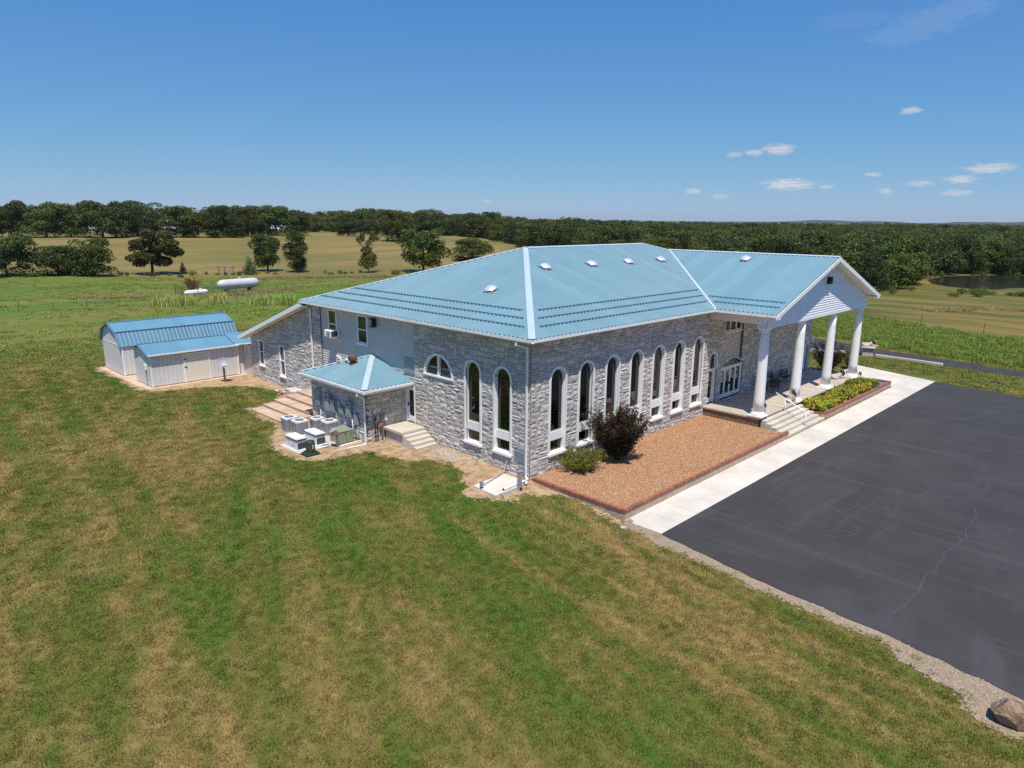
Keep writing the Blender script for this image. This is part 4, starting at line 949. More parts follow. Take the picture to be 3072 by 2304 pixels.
MB().tube([(.3, 0, -.1), (.3, 0, 1.5), (.26, .02, 1.56)], .045, 8).build('riser', MT['boxgrey'], gp, True); MB().tube([(-.2, -.02, 1.2), (-.12, -.02, 1.5)], .04, 8).build('valve', MT['iron'], gp, True)
MB().box(.07, .27, -.08, .02, .86, 1.06).build('regulator', MT['orange'], gp, bev=.03); MB().box(.45, .63, -.12, .06, 1.2, 1.5).build('meter_case', MT['pvc'], gp, bev=.02); MB().tube([(.52, 0, .2), (.52, 0, 1.2)], .018, 6).build('pipe', MT['iron'], gp)
sb = thing('switch_box', 'small pale outlet box on the front of the annex', 'outlet box', (-2.33, 9.98, 1.75)); MB().box(-.06, .06, -.08, .06, 0, .2).build('case', MT['pvc'], sb, bev=.01); MB().tube([(0, -.02, 0), (0, -.02, -1.0)], .014, 6).build('conduit', MT['boxgrey'], sb)
wa = thing('window_air_conditioner', 'white window air conditioner below the upper left sash window', 'air conditioner', (-.02, 17.55, 5.0))
MB().box(-.55, .1, -.38, .38, 0, .46).build('case', MT['white'], wa, bev=.015)
for k in range(7): MB().box(-.565, -.55, -.3, .1, .06+.05*k, .085+.05*k).build('louvre', MT['acgrey'], wa)
MB().box(-.56, -.55, .12, .34, .05, .41).build('panel', MT['white'], wa); MB().box(-.5, -.05, -.395, -.38, .06, .40).build('side_grille', MT['acdark'], wa); MB().beam((-.35, .2, -.02), (-.0, .2, -.3), .03, .03).build('bracket', MT['white'], wa)
# ------------------------------------------------------------------ side steps
ss = thing('side_steps', 'narrow concrete steps with landing at the side door', 'steps')
MB().box(-1.74, -.1, 8.2, 9.95, .72, .87).build('landing', MT['concrete'], ss, bev=.012); MB().box(-1.6, -.12, 8.35, 9.95, -.5, .72).build('base', MT['stone'], ss)
for k in range(5): MB().box(-1.68+.02*k, -.12, 8.2-.31*(k+1), 8.2-.31*k+.03, -.5, .70-.165*k).build('step', MT['concrete'], ss, bev=.012)
# ------------------------------------------------------------------ tiled terrace steps behind the annex
ts = thing('terrace_steps', 'wide tan tiled terrace steps behind the annex', 'steps')
xs_ = [-4.55, -3.68, -2.85, -2.02, -1.2, -.1]; ye = [15.95, 16.1, 16.5, 16.9, 16.9]
for k in range(5):
    z = .26+.16*k; x0, x1 = xs_[k], xs_[k+1] if k < 4 else -.05
    lv = thing_part('tread', ts); MB().box(x0+.02, -.1, ye[k]+.02, 20.95, -.3, z-.03).build('riser', MT['tile'], lv)
    y = ye[k]
    while y < 20.9:
        b = min(y+.72, 21.0); MB().box(x0, x1+.0, y+.005, b-.005, z-.035, z).build('tile', MT['tile'], lv); y += .72
MB().box(-.9, -.1, 20.96, 23.2, -.1, .62).build('ledge', MT['concrete'], ts)
lg = thing('spare_gutter', 'loose white gutter lengths lying behind the terrace steps', 'gutter', (-.8, 21.8, .66)); MB().box(-.4, .5, -.3, -.2, 0, .08).build('length', MT['white'], lg); MB().box(-.45, .4, .0, .1, 0, .08).build('length', MT['white'], lg)
ps = thing('stone_pile', 'small heap of leftover stones at the foot of the wing wall', 'stones', (-.9, 23.6, .2))
from mathutils import noise as mnoise
def rockmesh(name, r, m, seed, sub=2, amp=.25, flat=.7):
    bm = bmesh.new(); bmesh.ops.create_icosphere(bm, subdivisions=sub, radius=1); off = Vector((seed*3.7, seed*1.3, -seed*2.1))
    for v in bm.verts:
        c = v.co.copy(); n = mnoise.noise(c*1.1+off)*1.3+mnoise.noise(c*2.4+off)*.7
        if sub > 2: n += mnoise.noise(c*5+off)*.14+mnoise.noise(c*11+off)*.06; d_ = mnoise.voronoi(c*1.7+off)[0]; n += (d_[1]-d_[0])*.5
        v.co = c*r*(1+amp*n); v.co.z *= flat
    me = bpy.data.meshes.new(name); bm.to_mesh(me); bm.free(); me.materials.append(m); return me
for i in range(9): obj('stone', rockmesh('stone', random.uniform(.1, .2), MT['block'] if i % 3 else MT['stone'], i, 1), ps, (random.uniform(-.6, .5), random.uniform(-.9, .6), random.uniform(0, .12)))
# ------------------------------------------------------------------ condensers, generators, transformer
pad = tag(MB().prism([(-5.35, 15.9), (-5.35, 13.5), (-6.55, 13.1), (-6.55, 11.05), (-4.3, 10.95), (-4.3, 11.1), (-3.0, 11.3), (-3.0, 15.9)], 'z', -.4, .10).build('equipment_pad', MT['concrete']), 'concrete pad under the condensers and generators', 'pad', kind='structure')
def condenser(label, x, y, s=.76, h=.82):
    t = thing('condenser', label, 'air conditioner', (x, y, .1), 0, 'condensers beside the annex'); r = .09
    rect = lambda e, n=5: [((1 if i in (0, 3) else -1)*0, 0) for i in range(0)]
    def rr(half, rad, n=5):
        out = []
        for qx, qy, a0 in ((1, 1, 0), (-1, 1, 90), (-1, -1, 180), (1, -1, 270)):
            for k in range(n): a = R(a0+90*k/(n-1)); out.append((qx*(half-rad)+rad*math.cos(a), qy*(half-rad)+rad*math.sin(a)))
        return out
    hs = s/2
    MB().prism(rr(hs-.04, .10), 'z', .03, h-.06).build('coil', MT['acdark'], t); MB().prism(rr(hs, .12), 'z', 0, .06).build('base_pan', MT['acgrey'], t)
    n = 10
    for k in range(n):
        z = .09+k*(h-.2)/n; mb = MB(); a, b = rr(hs, .12), rr(hs-.035, .10); m = len(a)
        mb.add([(p[0], p[1], z) for p in a]+[(p[0], p[1], z+.048) for p in b]+[(p[0], p[1], z+.036) for p in a], [(i, (i+1) % m, 2*m+(i+1) % m, 2*m+i) for i in range(m)]+[(2*m+i, 2*m+(i+1) % m, m+(i+1) % m, m+i) for i in range(m)]); mb.build('louvre', MT['acgrey'], t)
    for sx_, sy_ in ((1, 1), (1, -1), (-1, 1), (-1, -1)): MB().tube([(sx_*(hs-.03), sy_*(hs-.03), .03), (sx_*(hs-.03), sy_*(hs-.03), h-.05)], .022, 6).build('corner_post', MT['acgrey'], t)
    top = MB(); o, i1 = rr(hs+.01, .13), [( (hs-.10)*math.cos(R(a)), (hs-.10)*math.sin(R(a))) for a in np.arange(45-45, 405-45, 18)]
    m = len(o); top.add([(p[0], p[1], h-.10) for p in o]+[(p[0], p[1], h) for p in o]+[(p[0], p[1], h+.01) for p in i1]+[(p[0], p[1], h-.08) for p in i1],
        [(k, (k+1) % m, m+(k+1) % m, m+k) for k in range(m)]+[(m+k, m+(k+1) % m, 2*m+(k+1) % m, 2*m+k) for k in range(m)]+[(2*m+k, 2*m+(k+1) % m, 3*m+(k+1) % m, 3*m+k) for k in range(m)]+[tuple(range(3*m, 4*m))]); top.build('top_cover', MT['genwhite'], t)
    fn = MB()
    for rad in (.08, .14, .20, hs-.115): fn.tube([(rad*math.cos(R(a)), rad*math.sin(R(a)), h+.004) for a in range(0, 361, 20)], .006, 4)
    for a in range(0, 360, 30): fn.tube([(.07*math.cos(R(a)), .07*math.sin(R(a)), h+.012), ((hs-.1)*math.cos(R(a)), (hs-.1)*math.sin(R(a)), h+.004)], .005, 4)
    fn.build('fan_guard', MT['acgrey'], t); MB().lathe([(.07, -.06), (.075, .01), (.03, .02)], 12, (0, 0, h)).build('fan_motor', MT['acgrey'], t)
    lo = MB(); lo.lathe([(.045, 0), (.045, .012)], 12); ob = lo.build('badge', MT['dark'], t); ob.rotation_euler = (0, R(-90), 0); ob.location = (-hs, .12, h*.66)
    return t
condenser('grey condenser unit farthest left, nearest the terrace steps', -4.72, 15.38); condenser('grey condenser unit second from the terrace steps, behind the generators', -4.62, 14.33)
condenser('grey condenser unit against the annex wall at the back', -3.55, 14.2, .66, .78); condenser('grey condenser unit beside the olive cabinet', -3.38, 13.08)
def generator(label, x, y):
    t = thing('generator', label, 'generator', (x, y, .1), 0, 'standby generators')
    MB().box(-.36, .36, -.70, .70, -.02, .06).build('base', MT['genwhite'], t, bev=.03); MB().box(-.30, .30, -.62, .62, .06, .60).build('body', MT['genwhite'], t, bev=.03)
    lid = MB().box(-.33, .33, -.65, .65, .60, .70).build('lid', MT['genwhite'], t, bev=.04, seg=2); MB().box(-.335, .335, -.655, .655, .585, .60).build('seam', MT['acdark'], t)
    MB().box(-.23, .23, -.635, -.62, .44, .56).build('exhaust_panel', MT['acgrey'], t)
    for k in range(6): MB().box(-.26, .26, -.64, -.62, .10+.055*k, .13+.055*k).build('slot', MT['acdark'], t)
    MB().box(-.345, -.33, .2, .26, .56, .64).build('latch', MT['acdark'], t); MB().box(-.345, -.33, -.42, -.36, .56, .64).build('latch', MT['acdark'], t); MB().box(-.305, -.30, -.35, .0, .2, .26).build('nameplate', MT['boxgrey'], t)
    return t
generator('white standby generator nearest the green transformer', -6.1, 12.05); generator('white standby generator beside the olive cabinet', -4.9, 12.1)
ob = thing('equipment_cabinet', 'olive green equipment cabinet against the annex corner', 'cabinet', (-3.65, 11.35, .1))
MB().box(-.46, .46, -.5, .5, 0, .68).build('body', MT['olive'], ob, bev=.015); MB().box(-.48, .48, -.52, .52, .68, .72).build('lid', MT['olive'], ob, bev=.01); MB().box(-.01, .01, -.508, -.5, .03, .65).build('door_seam', MT['dkgreen'], ob); MB().box(-.10, -.06, -.52, -.5, .52, .60).build('handle', MT['dark'], ob); MB().box(.3, .33, -.52, -.5, .4, .56).build('handle', MT['dark'], ob)
tf = thing('transformer_pedestal', 'dark green transformer pedestal on a stepped base', 'transformer', (-6.05, 10.6, -.08))
for h0, h1, s in ((0, .16, .46), (.16, .26, .38), (.26, .34, .29)): MB().box(-s, s, -s*.9, s*.9, h0, h1).build('base_step', MT['dkgreen'], tf, bev=.02)
MB().lathe([(.27, .34), (.25, .40), (.24, .86), (.22, .90), (.05, .92)], 14).build('drum', MT['dkgreen'], tf, True); MB().tube([(.0, -.25, .5), (.02, -.27, .62), (.0, -.25, .72)], .025, 6).build('latch', MT['creamdoor'], tf)
wp = thing('wooden_post', 'weathered wooden post with a tilted box in front of the cabinet', 'post', (-4.35, 10.62, -.05))
MB().beam((0, 0, -.1), (0, 0, 1.0), .13, .13, (1, 0, 0)).build('post', MT['wood'], wp, bev=.012); b = MB().box(-.28, .0, -.1, .14, 0, .24).build('box', MT['wood'], wp, bev=.01); b.location = (-.02, 0, .85); MB().beam((-.42, .1, 1.06), (-.02, .05, 1.18), .3, .02).build('cover', MT['acgrey'], wp)
hz = thing('hose', 'white drain hoses lying between the generators and cabinet', 'hose', (-4.6, 11.1, .13)); MB().tube([(-.9, .1, 0), (-.4, -.15, .01), (0, -.1, .02), (.4, .2, .0), (.9, .5, .0), (1.3, .55, .05)], .03, 8).build('tube', MT['pvc'], hz, True); MB().tube([(-.3, .3, 0), (0, -.05, .03), (.15, -.3, .0), (.2, -.5, -.1)], .02, 6).build('cable', MT['iron'], hz, True)
dp = thing('drain_pipe', 'white drain pipe lying on the soil from the annex corner', 'drain pipe', (-4.0, 10.1, -.02)); MB().tube([(1.05, -.13, .1), (.95, -.1, .06), (-1.05, .12, .03)], .055, 10).build('pipe', MT['pvc'], dp, True); MB().tube([(-1.05, .12, .03), (-1.1, .125, .03)], .06, 10).build('end_ring', MT['iron'], dp)
tr = thing('pipe_trough', 'white pipe on a concrete curb in front of the cabinet', 'pipe', (-3.6, 10.55, -.05)); MB().box(-.75, .85, -.06, .12, -.1, .12).build('curb', MT['concrete'], tr); MB().tube([(-.7, .02, .16), (.7, .05, .17), (.82, .1, .24), (.82, .12, 1.2)], .035, 8).build('pipe', MT['pvc'], tr, True)
# ------------------------------------------------------------------ corner pad, drain, utility pedestals
tag(MB().prism([(-2.68, 1.22), (-2.8, -.48), (-1.1, -.42), (-.45, -.2), (-.45, 1.3)], 'z', -.45, .0).build('concrete_pad', MT['walk'], bev=.012), 'square pale concrete pad at the near corner of the hall', 'pad', kind='structure')
dr = thing('drain_pipe', 'white downspout extension lying across the corner pad', 'drain pipe', (0, 0, 0)); MB().tube([(-.3, -.2, .05), (-.7, -.26, .07), (-2.1, -.3, .06)], .06, 10).build('pipe', MT['pvc'], dr, True); MB().tube([(-2.1, -.3, .06), (-2.13, -.3, .06)], .058, 10).build('mouth', MT['dark'], dr)
up = thing('utility_pedestal', 'grey utility pedestal with a yellow sticker at the hall corner', 'utility box', (-1.2, -.48, -.2)); MB().box(-.1, .1, -.08, .08, 0, .95).build('case', MT['boxgrey'], up, bev=.012); MB().box(.0, .08, -.09, -.08, .5, .8).build('sticker', MT['yellow'], up); MB().box(-.11, .11, -.09, .09, .95, .99).build('cap', MT['acgrey'], up); MB().box(-.05, .09, -.1, -.08, .02, .16).build('knockout', MT['dark'], up)
ub = thing('outlet_post', 'short grey outlet post at the outer edge of the corner pad', 'utility box', (-2.66, .62, -.2)); MB().box(-.03, .03, -.03, .03, 0, .4).build('post', MT['iron'], ub); MB().box(-.09, .07, -.07, .07, .3, .58).build('box', MT['boxgrey'], ub, bev=.01)
cp = thing('conduit_pipe', 'thin grey conduit from the hall wall across the corner pad', 'conduit', (0, 0, 0)); MB().tube([(-.06, 1.5, .62), (-.35, 1.35, .3), (-.62, 1.28, .06), (-2.6, .72, .1)], .025, 8).build('pipe', MT['boxgrey'], cp, True)
wv = thing('faucet_stake', 'two bent steel stakes at the front corner of the pad', 'stakes', (-2.6, -.7, -.3)); MB().tube([(0, 0, 0), (.02, .03, .3), (-.04, .1, .42)], .014, 6).build('stake', MT['iron'], wv); MB().tube([(.15, 0, 0), (.1, .04, .28)], .014, 6).build('stake', MT['iron'], wv)
mt = thing('round_cover', 'dull round metal cover leaning on the wall behind the utility pedestal', 'cover', (-.22, .42, .22)); o = MB().lathe([(.24, -.02), (.26, 0), (.24, .02)], 22).build('disc', MT['acgrey'], mt); o.rotation_euler = (0, R(78), 0)
cl = thing('clean_out', 'small round drain cover in the soil by the gravel bed corner', 'drain', (-.55, -6.15, -.475)); MB().lathe([(.16, 0), (.17, .03), (.14, .035)], 18).build('ring', MT['acgrey'], cl); MB().lathe([(.12, .03), (.12, .045), (.03, .05)], 14).build('lid', MT['concrete'], cl)
# ------------------------------------------------------------------ sheds
def vgroove(W, parent, u0, u1, v0, v1, m, d=0., clip=None, step=.405):
    u = u0; i = 0
    while u < u1-.01:
        b = min(u+step, u1); mb = MB()
        t0 = clip(u) if clip else v1; t1 = clip(b) if clip else v1; um = None
        p = [(u+.008, v0), (b-.008, v0), (b-.008, t1), (u+.008, t0)]
        mb.add([W.P(x, d-.012, v) for x, v in p]+[W.P(x, d+.03, v) for x, v in p], [(0,1,2,3),(7,6,5,4),(0,4,5,1),(1,5,6,2),(2,6,7,3),(3,7,4,0)]); mb.build('siding_panel', m, parent); u = b
BX0, BX1, BY0, BY1, BZ = -7.3, 1.85, 36.95, 41.6, .3; BYC = (BY0+BY1)/2
bs = thing('gambrel_shed', 'large pale shed with a blue gambrel barn roof', 'shed')
tag(MB().prism([(-7.7, 42), (-7.7, 33.0), (-7.45, 31.0), (-.3, 31.0), (1.5, 31.0), (2.2, 36), (2.2, 42)], 'z', -.1, .27).build('shed_slab', MT['tile']), 'tan concrete slab under the two sheds', 'pad', kind='structure')
prof = [(BY0, 2.72), (BY0+.62, 3.68), (BYC, 4.22), (BY1-.62, 3.68), (BY1, 2.72)]
MB().prism([(BY0+.02, BZ), (BY1-.02, BZ)]+[(y, z-.06) for y, z in prof[::-1]], 'x', BX0+.02, BX1-.02).build('core', MT['shed'], bs)
Wb = WallFrame((BX0, BY1, 0), (0, -1, 0)); L_ = BY1-BY0
gtop = lambda u: float(np.interp(u, [0, .62, L_/2, L_-.62, L_], [2.70, 3.64, 4.18, 3.64, 2.70]))
sd_ = thing_part('gable_siding', bs); vgroove(Wb, sd_, 0, L_, BZ+.05, 4, MT['shed'], clip=lambda u: min(2.62, gtop(u)), step=.6)
bb = MB(); Wb.box(bb, .02, L_-.02, -.03, .02, 2.63, 2.67); bb.build('belt_board', MT['white'], sd_)
vgroove(Wb, sd_, .02, L_-.02, 2.67, 4, MT['shed'], clip=gtop, step=.6)
Wc = WallFrame((0, BY0, 0), (1, 0, 0)); sd2 = thing_part('side_siding', bs); vgroove(Wc, sd2, BX0, BX1, BZ+.05, 2.72, MT['shed'], step=.3)
for x in (BX0, BX1-.1): MB().box(x-.02, x+.1, BY0-.03, BY0, BZ, 2.74).build('corner_board', MT['white'], bs)
rf = thing_part('roof', bs); lw = BX1-BX0+.3
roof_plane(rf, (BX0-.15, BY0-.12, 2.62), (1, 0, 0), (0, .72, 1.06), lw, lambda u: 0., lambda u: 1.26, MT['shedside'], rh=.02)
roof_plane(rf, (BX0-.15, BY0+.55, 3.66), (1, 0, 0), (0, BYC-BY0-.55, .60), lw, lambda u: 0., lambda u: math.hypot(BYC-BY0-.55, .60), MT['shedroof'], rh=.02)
MB().quad((BX0-.15, BYC, 4.26), (BX1+.15, BYC, 4.26), (BX1+.15, BY1-.55, 3.66), (BX0-.15, BY1-.55, 3.66)).quad((BX0-.15, BY1-.55, 3.66), (BX1+.15, BY1-.55, 3.66), (BX1+.15, BY1+.12, 2.62), (BX0-.15, BY1+.12, 2.62)).build('back_roof', MT['shedroof'], rf)
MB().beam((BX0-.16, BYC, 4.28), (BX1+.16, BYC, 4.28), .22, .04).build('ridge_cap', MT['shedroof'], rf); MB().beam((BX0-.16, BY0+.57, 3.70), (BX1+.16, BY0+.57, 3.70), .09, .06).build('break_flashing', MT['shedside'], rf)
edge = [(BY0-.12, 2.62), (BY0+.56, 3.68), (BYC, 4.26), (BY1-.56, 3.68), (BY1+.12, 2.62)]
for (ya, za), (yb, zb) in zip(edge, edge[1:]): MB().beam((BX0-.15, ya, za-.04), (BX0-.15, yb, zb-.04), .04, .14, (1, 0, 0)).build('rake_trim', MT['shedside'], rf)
MB().box(BX0-.06, BX0-.02, BYC-.15, BYC+.15, 3.85, 4.0).build('gable_vent', MT['white'], bs)
SX0, SX1, SY0, SY1 = -7.1, -.5, 31.42, 34.65; SYC = (SY0+SY1)/2
sh = thing('garden_shed', 'low pale shed with a blue gable roof and cream double door', 'shed')
MB().prism([(SY0+.02, BZ), (SY1-.02, BZ), (SY1-.02, 2.74), (SYC, 3.26), (SY0+.02, 2.74)], 'x', SX0+.02, SX1-.02).build('core', MT['shed'], sh)
We = WallFrame((0, SY0, 0), (1, 0, 0)); s3 = thing_part('front_siding', sh); vgroove(We, s3, SX0, -4.72, BZ+.05, 2.76, MT['shed'], step=.305); vgroove(We, s3, -2.78, SX1, BZ+.05, 2.76, MT['shed'], step=.305); vgroove(We, s3, -4.72, -2.78, 2.5, 2.76, MT['shed'], step=.305)
Wg = WallFrame((SX0, SY1, 0), (0, -1, 0)); l2 = SY1-SY0; s4 = thing_part('gable_siding', sh); vgroove(Wg, s4, 0, l2, BZ+.05, 3, MT['shed'], clip=lambda u: float(np.interp(u, [0, l2/2, l2], [2.74, 3.28, 2.74])), step=.6)
for x in (SX0-.01, SX1-.09): MB().box(x, x+.1, SY0-.04, SY0-.01, BZ, 2.78).build('corner_board', MT['white'], sh)
dd = thing_part('double_door', sh); fm = MB(); We.box(fm, -4.74, -4.64, -.05, .0, BZ, 2.5); We.box(fm, -2.86, -2.76, -.05, .0, BZ, 2.5); We.box(fm, -4.64, -2.86, -.05, .0, 2.4, 2.5); fm.build('frame', MT['white'], dd)
lf = MB(); We.box(lf, -4.63, -2.87, -.035, .0, BZ+.04, 2.39); lf.build('leaf', MT['creamdoor'], dd)
for z in (1.45, 2.05): h = MB(); We.box(h, -4.70, -4.5, -.07, -.035, z, z+.06); h.build('hinge', MT['dark'], dd)
rg = thing_part('roof', sh); sl = math.hypot(SYC-SY0+.28, .60)
roof_plane(rg, (SX0-.2, SY0-.28, 2.72), (1, 0, 0), (0, SYC-SY0+.28, .60), SX1-SX0+.4, lambda u: 0., lambda u: sl, MT['shedroof'], rh=.02)
MB().quad((SX0-.2, SYC, 3.32), (SX1+.2, SYC, 3.32), (SX1+.2, SY1+.28, 2.72), (SX0-.2, SY1+.28, 2.72)).build('back_roof', MT['shedroof'], rg)
MB().beam((SX0-.2, SYC, 3.34), (SX1+.2, SYC, 3.34), .2, .04).build('ridge_cap', MT['shedroof'], rg); MB().beam((SX0-.2, SY0-.29, 2.69), (SX1+.2, SY0-.29, 2.69), .05, .1).build('fascia', MT['white'], rg)
for ya, za, yb, zb in ((SY0-.28, 2.70, SYC, 3.30), (SYC, 3.30, SY1+.28, 2.70)): MB().beam((SX0-.2, ya, za), (SX0-.2, yb, zb), .04, .12, (1, 0, 0)).build('rake_trim', MT['shedside'], rg)
eb = thing('shed_meter', 'white electric box on the gable of the low shed', 'electrical box', (SX0-.02, 32.2, 1.5)); MB().box(-.14, 0, -.14, .14, 0, .42).build('case', MT['pvc'], eb, bev=.015); MB().tube([(-.06, 0, 0), (-.06, 0, -.8), (-.06, -.06, -1.2)], .025, 6).build('conduit', MT['boxgrey'], eb)
rp = tag(MB().prism([(-4.75, 31.4), (-2.75, 31.4), (-2.55, 29.7), (-4.5, 29.5)], 'z', .0, .24).build('ramp', MT['walk']), 'small pale concrete ramp at the cream shed door', 'ramp', kind='structure')
cn = thing('covered_link', 'short white walled link with blue roof joining shed and hall', 'link')
MB().box(SX1+.02, .72, 31.62, 33.4, .2, 2.8).build('wall', MT['shed'], cn); MB().box(.0, .7, 30.1, 31.6, .0, 2.7).build('side_wall', MT['siding'], cn); MB().box(.66, .78, 31.56, 31.62, .2, 2.8).build('corner_board', MT['white'], cn)
rc = thing_part('roof', cn); roof_plane(rc, (SX1-.3, 31.2, 2.78), (1, 0, 0), (0, 1.9, .62), 1.7, lambda u: 0., lambda u: 2.0, MT['shedroof'], rh=.02); MB().beam((SX1-.3, 31.19, 2.74), (SX1+1.4, 31.19, 2.74), .05, .1).build('fascia', MT['white'], rc)
# ------------------------------------------------------------------ satellite dish
sdh = thing('satellite_dish', 'grey satellite dish on a post beside the low shed', 'satellite dish', (-2.45, 29.75, .2))
MB().tube([(0, 0, -.1), (0, 0, 1.35)], .055, 10).build('mast', MT['boxgrey'], sdh, True); MB().tube([(.08, 0, -.1), (.08, 0, 1.1)], .03, 8).build('conduit', MT['iron'], sdh); MB().lathe([(.22, -.1), (.22, .02)], 14).build('footing', MT['concrete'], sdh)
di = MB(); n, m = 24, 5; vs = []
for j in range(m+1):
    r_ = .46*j/m
    for k in range(n): vs.append((r_*math.cos(2*math.pi*k/n), r_*.9*math.sin(2*math.pi*k/n), .55*r_*r_))
fs_ = [(j*n+k, j*n+(k+1) % n, (j+1)*n+(k+1) % n, (j+1)*n+k) for j in range(m) for k in range(n)]
di.add(vs, fs_); o = di.build('reflector', MT['acgrey'], sdh, True); o.location = (-.05, -.1, 1.55); o.rotation_euler = (R(52), 0, R(-25))
MB().beam((0, -.05, 1.35), (-.15, -.5, 1.42), .03, .04).build('arm', MT['boxgrey'], sdh); MB().box(-.25, -.05, -.6, -.46, 1.4, 1.52).build('receiver', MT['pvc'], sdh, bev=.02)
# ------------------------------------------------------------------ porch furniture: cast iron with lattice backs
def iron_seat(label, cat, x, y, rot, wid):
    t = thing('bench' if wid > .8 else 'patio_chair', label, cat, (x, y, FZ), rot, 'black iron porch furniture'); h = wid/2
    MB().box(-h, h, -.26, .26, .40, .43).build('seat', MT['iron'], t, bev=.01)
    for sx_ in (-1, 1):
        for sy_ in (-1, 1):
            MB().tube([(sx_*(h-.03), sy_*.22, .40), (sx_*(h-.01), sy_*.24, .22), (sx_*(h-.02), sy_*.27, 0)], [.02, .016, .022], 8).build('leg', MT['iron'], t, True)
        MB().tube([(sx_*h, .24, .66), (sx_*h, -.10, .68), (sx_*h, -.26, .62), (sx_*h, -.24, .42)], .018, 8).build('arm', MT['iron'], t, True)
    bk = thing_part('backrest', t); n = 11
    top = [(-h+wid*k/n, .27, .88+.06*math.sin(math.pi*k/n)) for k in range(n+1)]
    MB().tube([(-h, .25, .42)]+top+[(h, .25, .42)], .02, 8).build('frame', MT['iron'], bk, True)
    lt = MB(); nn = max(5, int(wid/.085))
    for k in range(-5, nn+1):
        for s in (-1, 1):
            a = -h+k*wid/nn if s > 0 else h-k*wid/nn; b = a+s*.42
            z0, z1 = .48, .88
            if min(a, b) < -h: 
                tcl = ((-h if s > 0 else h)-a)/(b-a) if (a < -h or a > h) else 0
                if tcl < 0 or tcl > 1: continue
                a2 = a+(b-a)*tcl; z0 = .48+.40*tcl
            else: a2 = a
            if abs(a2) > h+1e-6: continue
            if abs(b) > h:
                te = ((h if s > 0 else -h)-a2)/(b-a2); b2 = a2+(b-a2)*te; z1 = z0+(z1-z0)*te
            else: b2 = b
            lt.beam((a2, .265, z0), (b2, .265, z1), .012, .014)
    lt.build('lattice', MT['iron'], bk); MB().beam((-h, .26, .48), (h, .26, .48), .02, .02).build('rail', MT['iron'], bk)
    return t
iron_seat('black iron love seat with lattice back against the porch wall', 'bench', 27.9, -.75, R(-4), 1.25)
iron_seat('black iron lattice chair left of the love seat', 'chair', 26.35, -.55, R(4), .62)
iron_seat('black iron chair behind the first column, seen side on', 'chair', 24.0, -1.5, R(150), .62)
iron_seat('black iron chair at the left end of the porch group by the doors', 'chair', 24.3, -.45, R(75), .62)
ct = thing('coffee_table', 'low black iron table in front of the porch chairs', 'table', (25.35, -1.0, FZ)); MB().lathe([(.42, .44), (.43, .46), (.42, .48)], 24).build('top', MT['iron'], ct)
for k in range(4): a = R(45+90*k); MB().tube([(.3*math.cos(a), .3*math.sin(a), .44), (.26*math.cos(a), .26*math.sin(a), .2), (.34*math.cos(a), .34*math.sin(a), 0)], .02, 8).build('leg', MT['iron'], ct, True)
# ------------------------------------------------------------------ lion statues: one continuous remeshed body with a dark mane
def blob_mesh(name, balls, m, voxel, links=()):
    bm = bmesh.new()
    for (x, y, z, rx, ry, rz) in balls:
        bmesh.ops.create_icosphere(bm, subdivisions=3, radius=1, matrix=Matrix.Translation((x, y, z)) @ Matrix.Diagonal((rx, ry, rz, 1)))
    me = bpy.data.meshes.new(name); bm.to_mesh(me); bm.free()
    o = bpy.data.objects.new('tmp', me); col.objects.link(o); md = o.modifiers.new('r', 'REMESH'); md.mode = 'VOXEL'; md.voxel_size = voxel
    s = o.modifiers.new('s', 'SMOOTH'); s.factor = .5; s.iterations = 2
    dg = bpy.context.evaluated_depsgraph_get(); out = bpy.data.meshes.new_from_object(o.evaluated_get(dg)); out.name = name
    bpy.data.objects.remove(o); bpy.data.meshes.remove(me); out.materials.clear(); out.materials.append(m); out.shade_smooth(); return out
def chain(a, b, r0, r1, n=6): return [tuple(a[i]+(b[i]-a[i])*k/(n-1) for i in range(3))+((r0+(r1-r0)*k/(n-1)),)*3 for k in range(n)]
SIT = [(0, .02, .36, .17, .22, .26), (0, -.10, .52, .16, .16, .2), (0, .16, .17, .2, .2, .17), (0, -.20, .72, .12, .14, .13), (0, -.32, .69, .075, .09, .065), (0, -.37, .65, .05, .05, .035), (0, -.385, .70, .03, .03, .025)]
for s in (-1, 1): SIT += chain((s*.1, -.16, .48), (s*.11, -.26, .04), .075, .055)+[(s*.11, -.31, .035, .06, .09, .04)]+chain((s*.19, .12, .16), (s*.2, -.12, .06), .11, .06)+[(s*.08, -.14, .82, .04, .03, .045), (s*.2, -.18, .03, .055, .09, .04)]
SIT += chain((0, .32, .08), (.2, .38, .04), .035, .03)
SMANE = [(0, -.12, .70, .17, .12, .19), (0, -.16, .58, .17, .13, .16), (0, -.10, .80, .13, .11, .1), (0, -.2, .47, .11, .09, .12), (.12, -.16, .70, .07, .08, .14), (-.12, -.16, .70, .07, .08, .14)]
LIE = [(0, .15, .2, .19, .5, .19), (0, -.25, .26, .18, .25, .22), (0, .5, .2, .2, .22, .2), (0, -.52, .5, .13, .15, .14), (0, -.66, .47, .08, .09, .07), (0, -.71, .43, .05, .05, .04), (0, -.73, .48, .03, .03, .025)]
for s in (-1, 1): LIE += chain((s*.14, -.3, .12), (s*.13, -.85, .06), .09, .06)+[(s*.13, -.9, .05, .07, .1, .05)]+chain((s*.2, .5, .12), (s*.24, .1, .07), .13, .07)+[(s*.09, -.45, .62, .04, .03, .05)]
LIE += chain((0, .7, .12), (.25, .85, .05), .04, .03)
LMANE = [(0, -.42, .48, .22, .16, .24), (0, -.38, .34, .22, .18, .2), (0, -.40, .60, .16, .13, .12), (.16, -.46, .46, .08, .1, .17), (-.16, -.46, .46, .08, .1, .17), (0, -.5, .3, .15, .1, .14)]
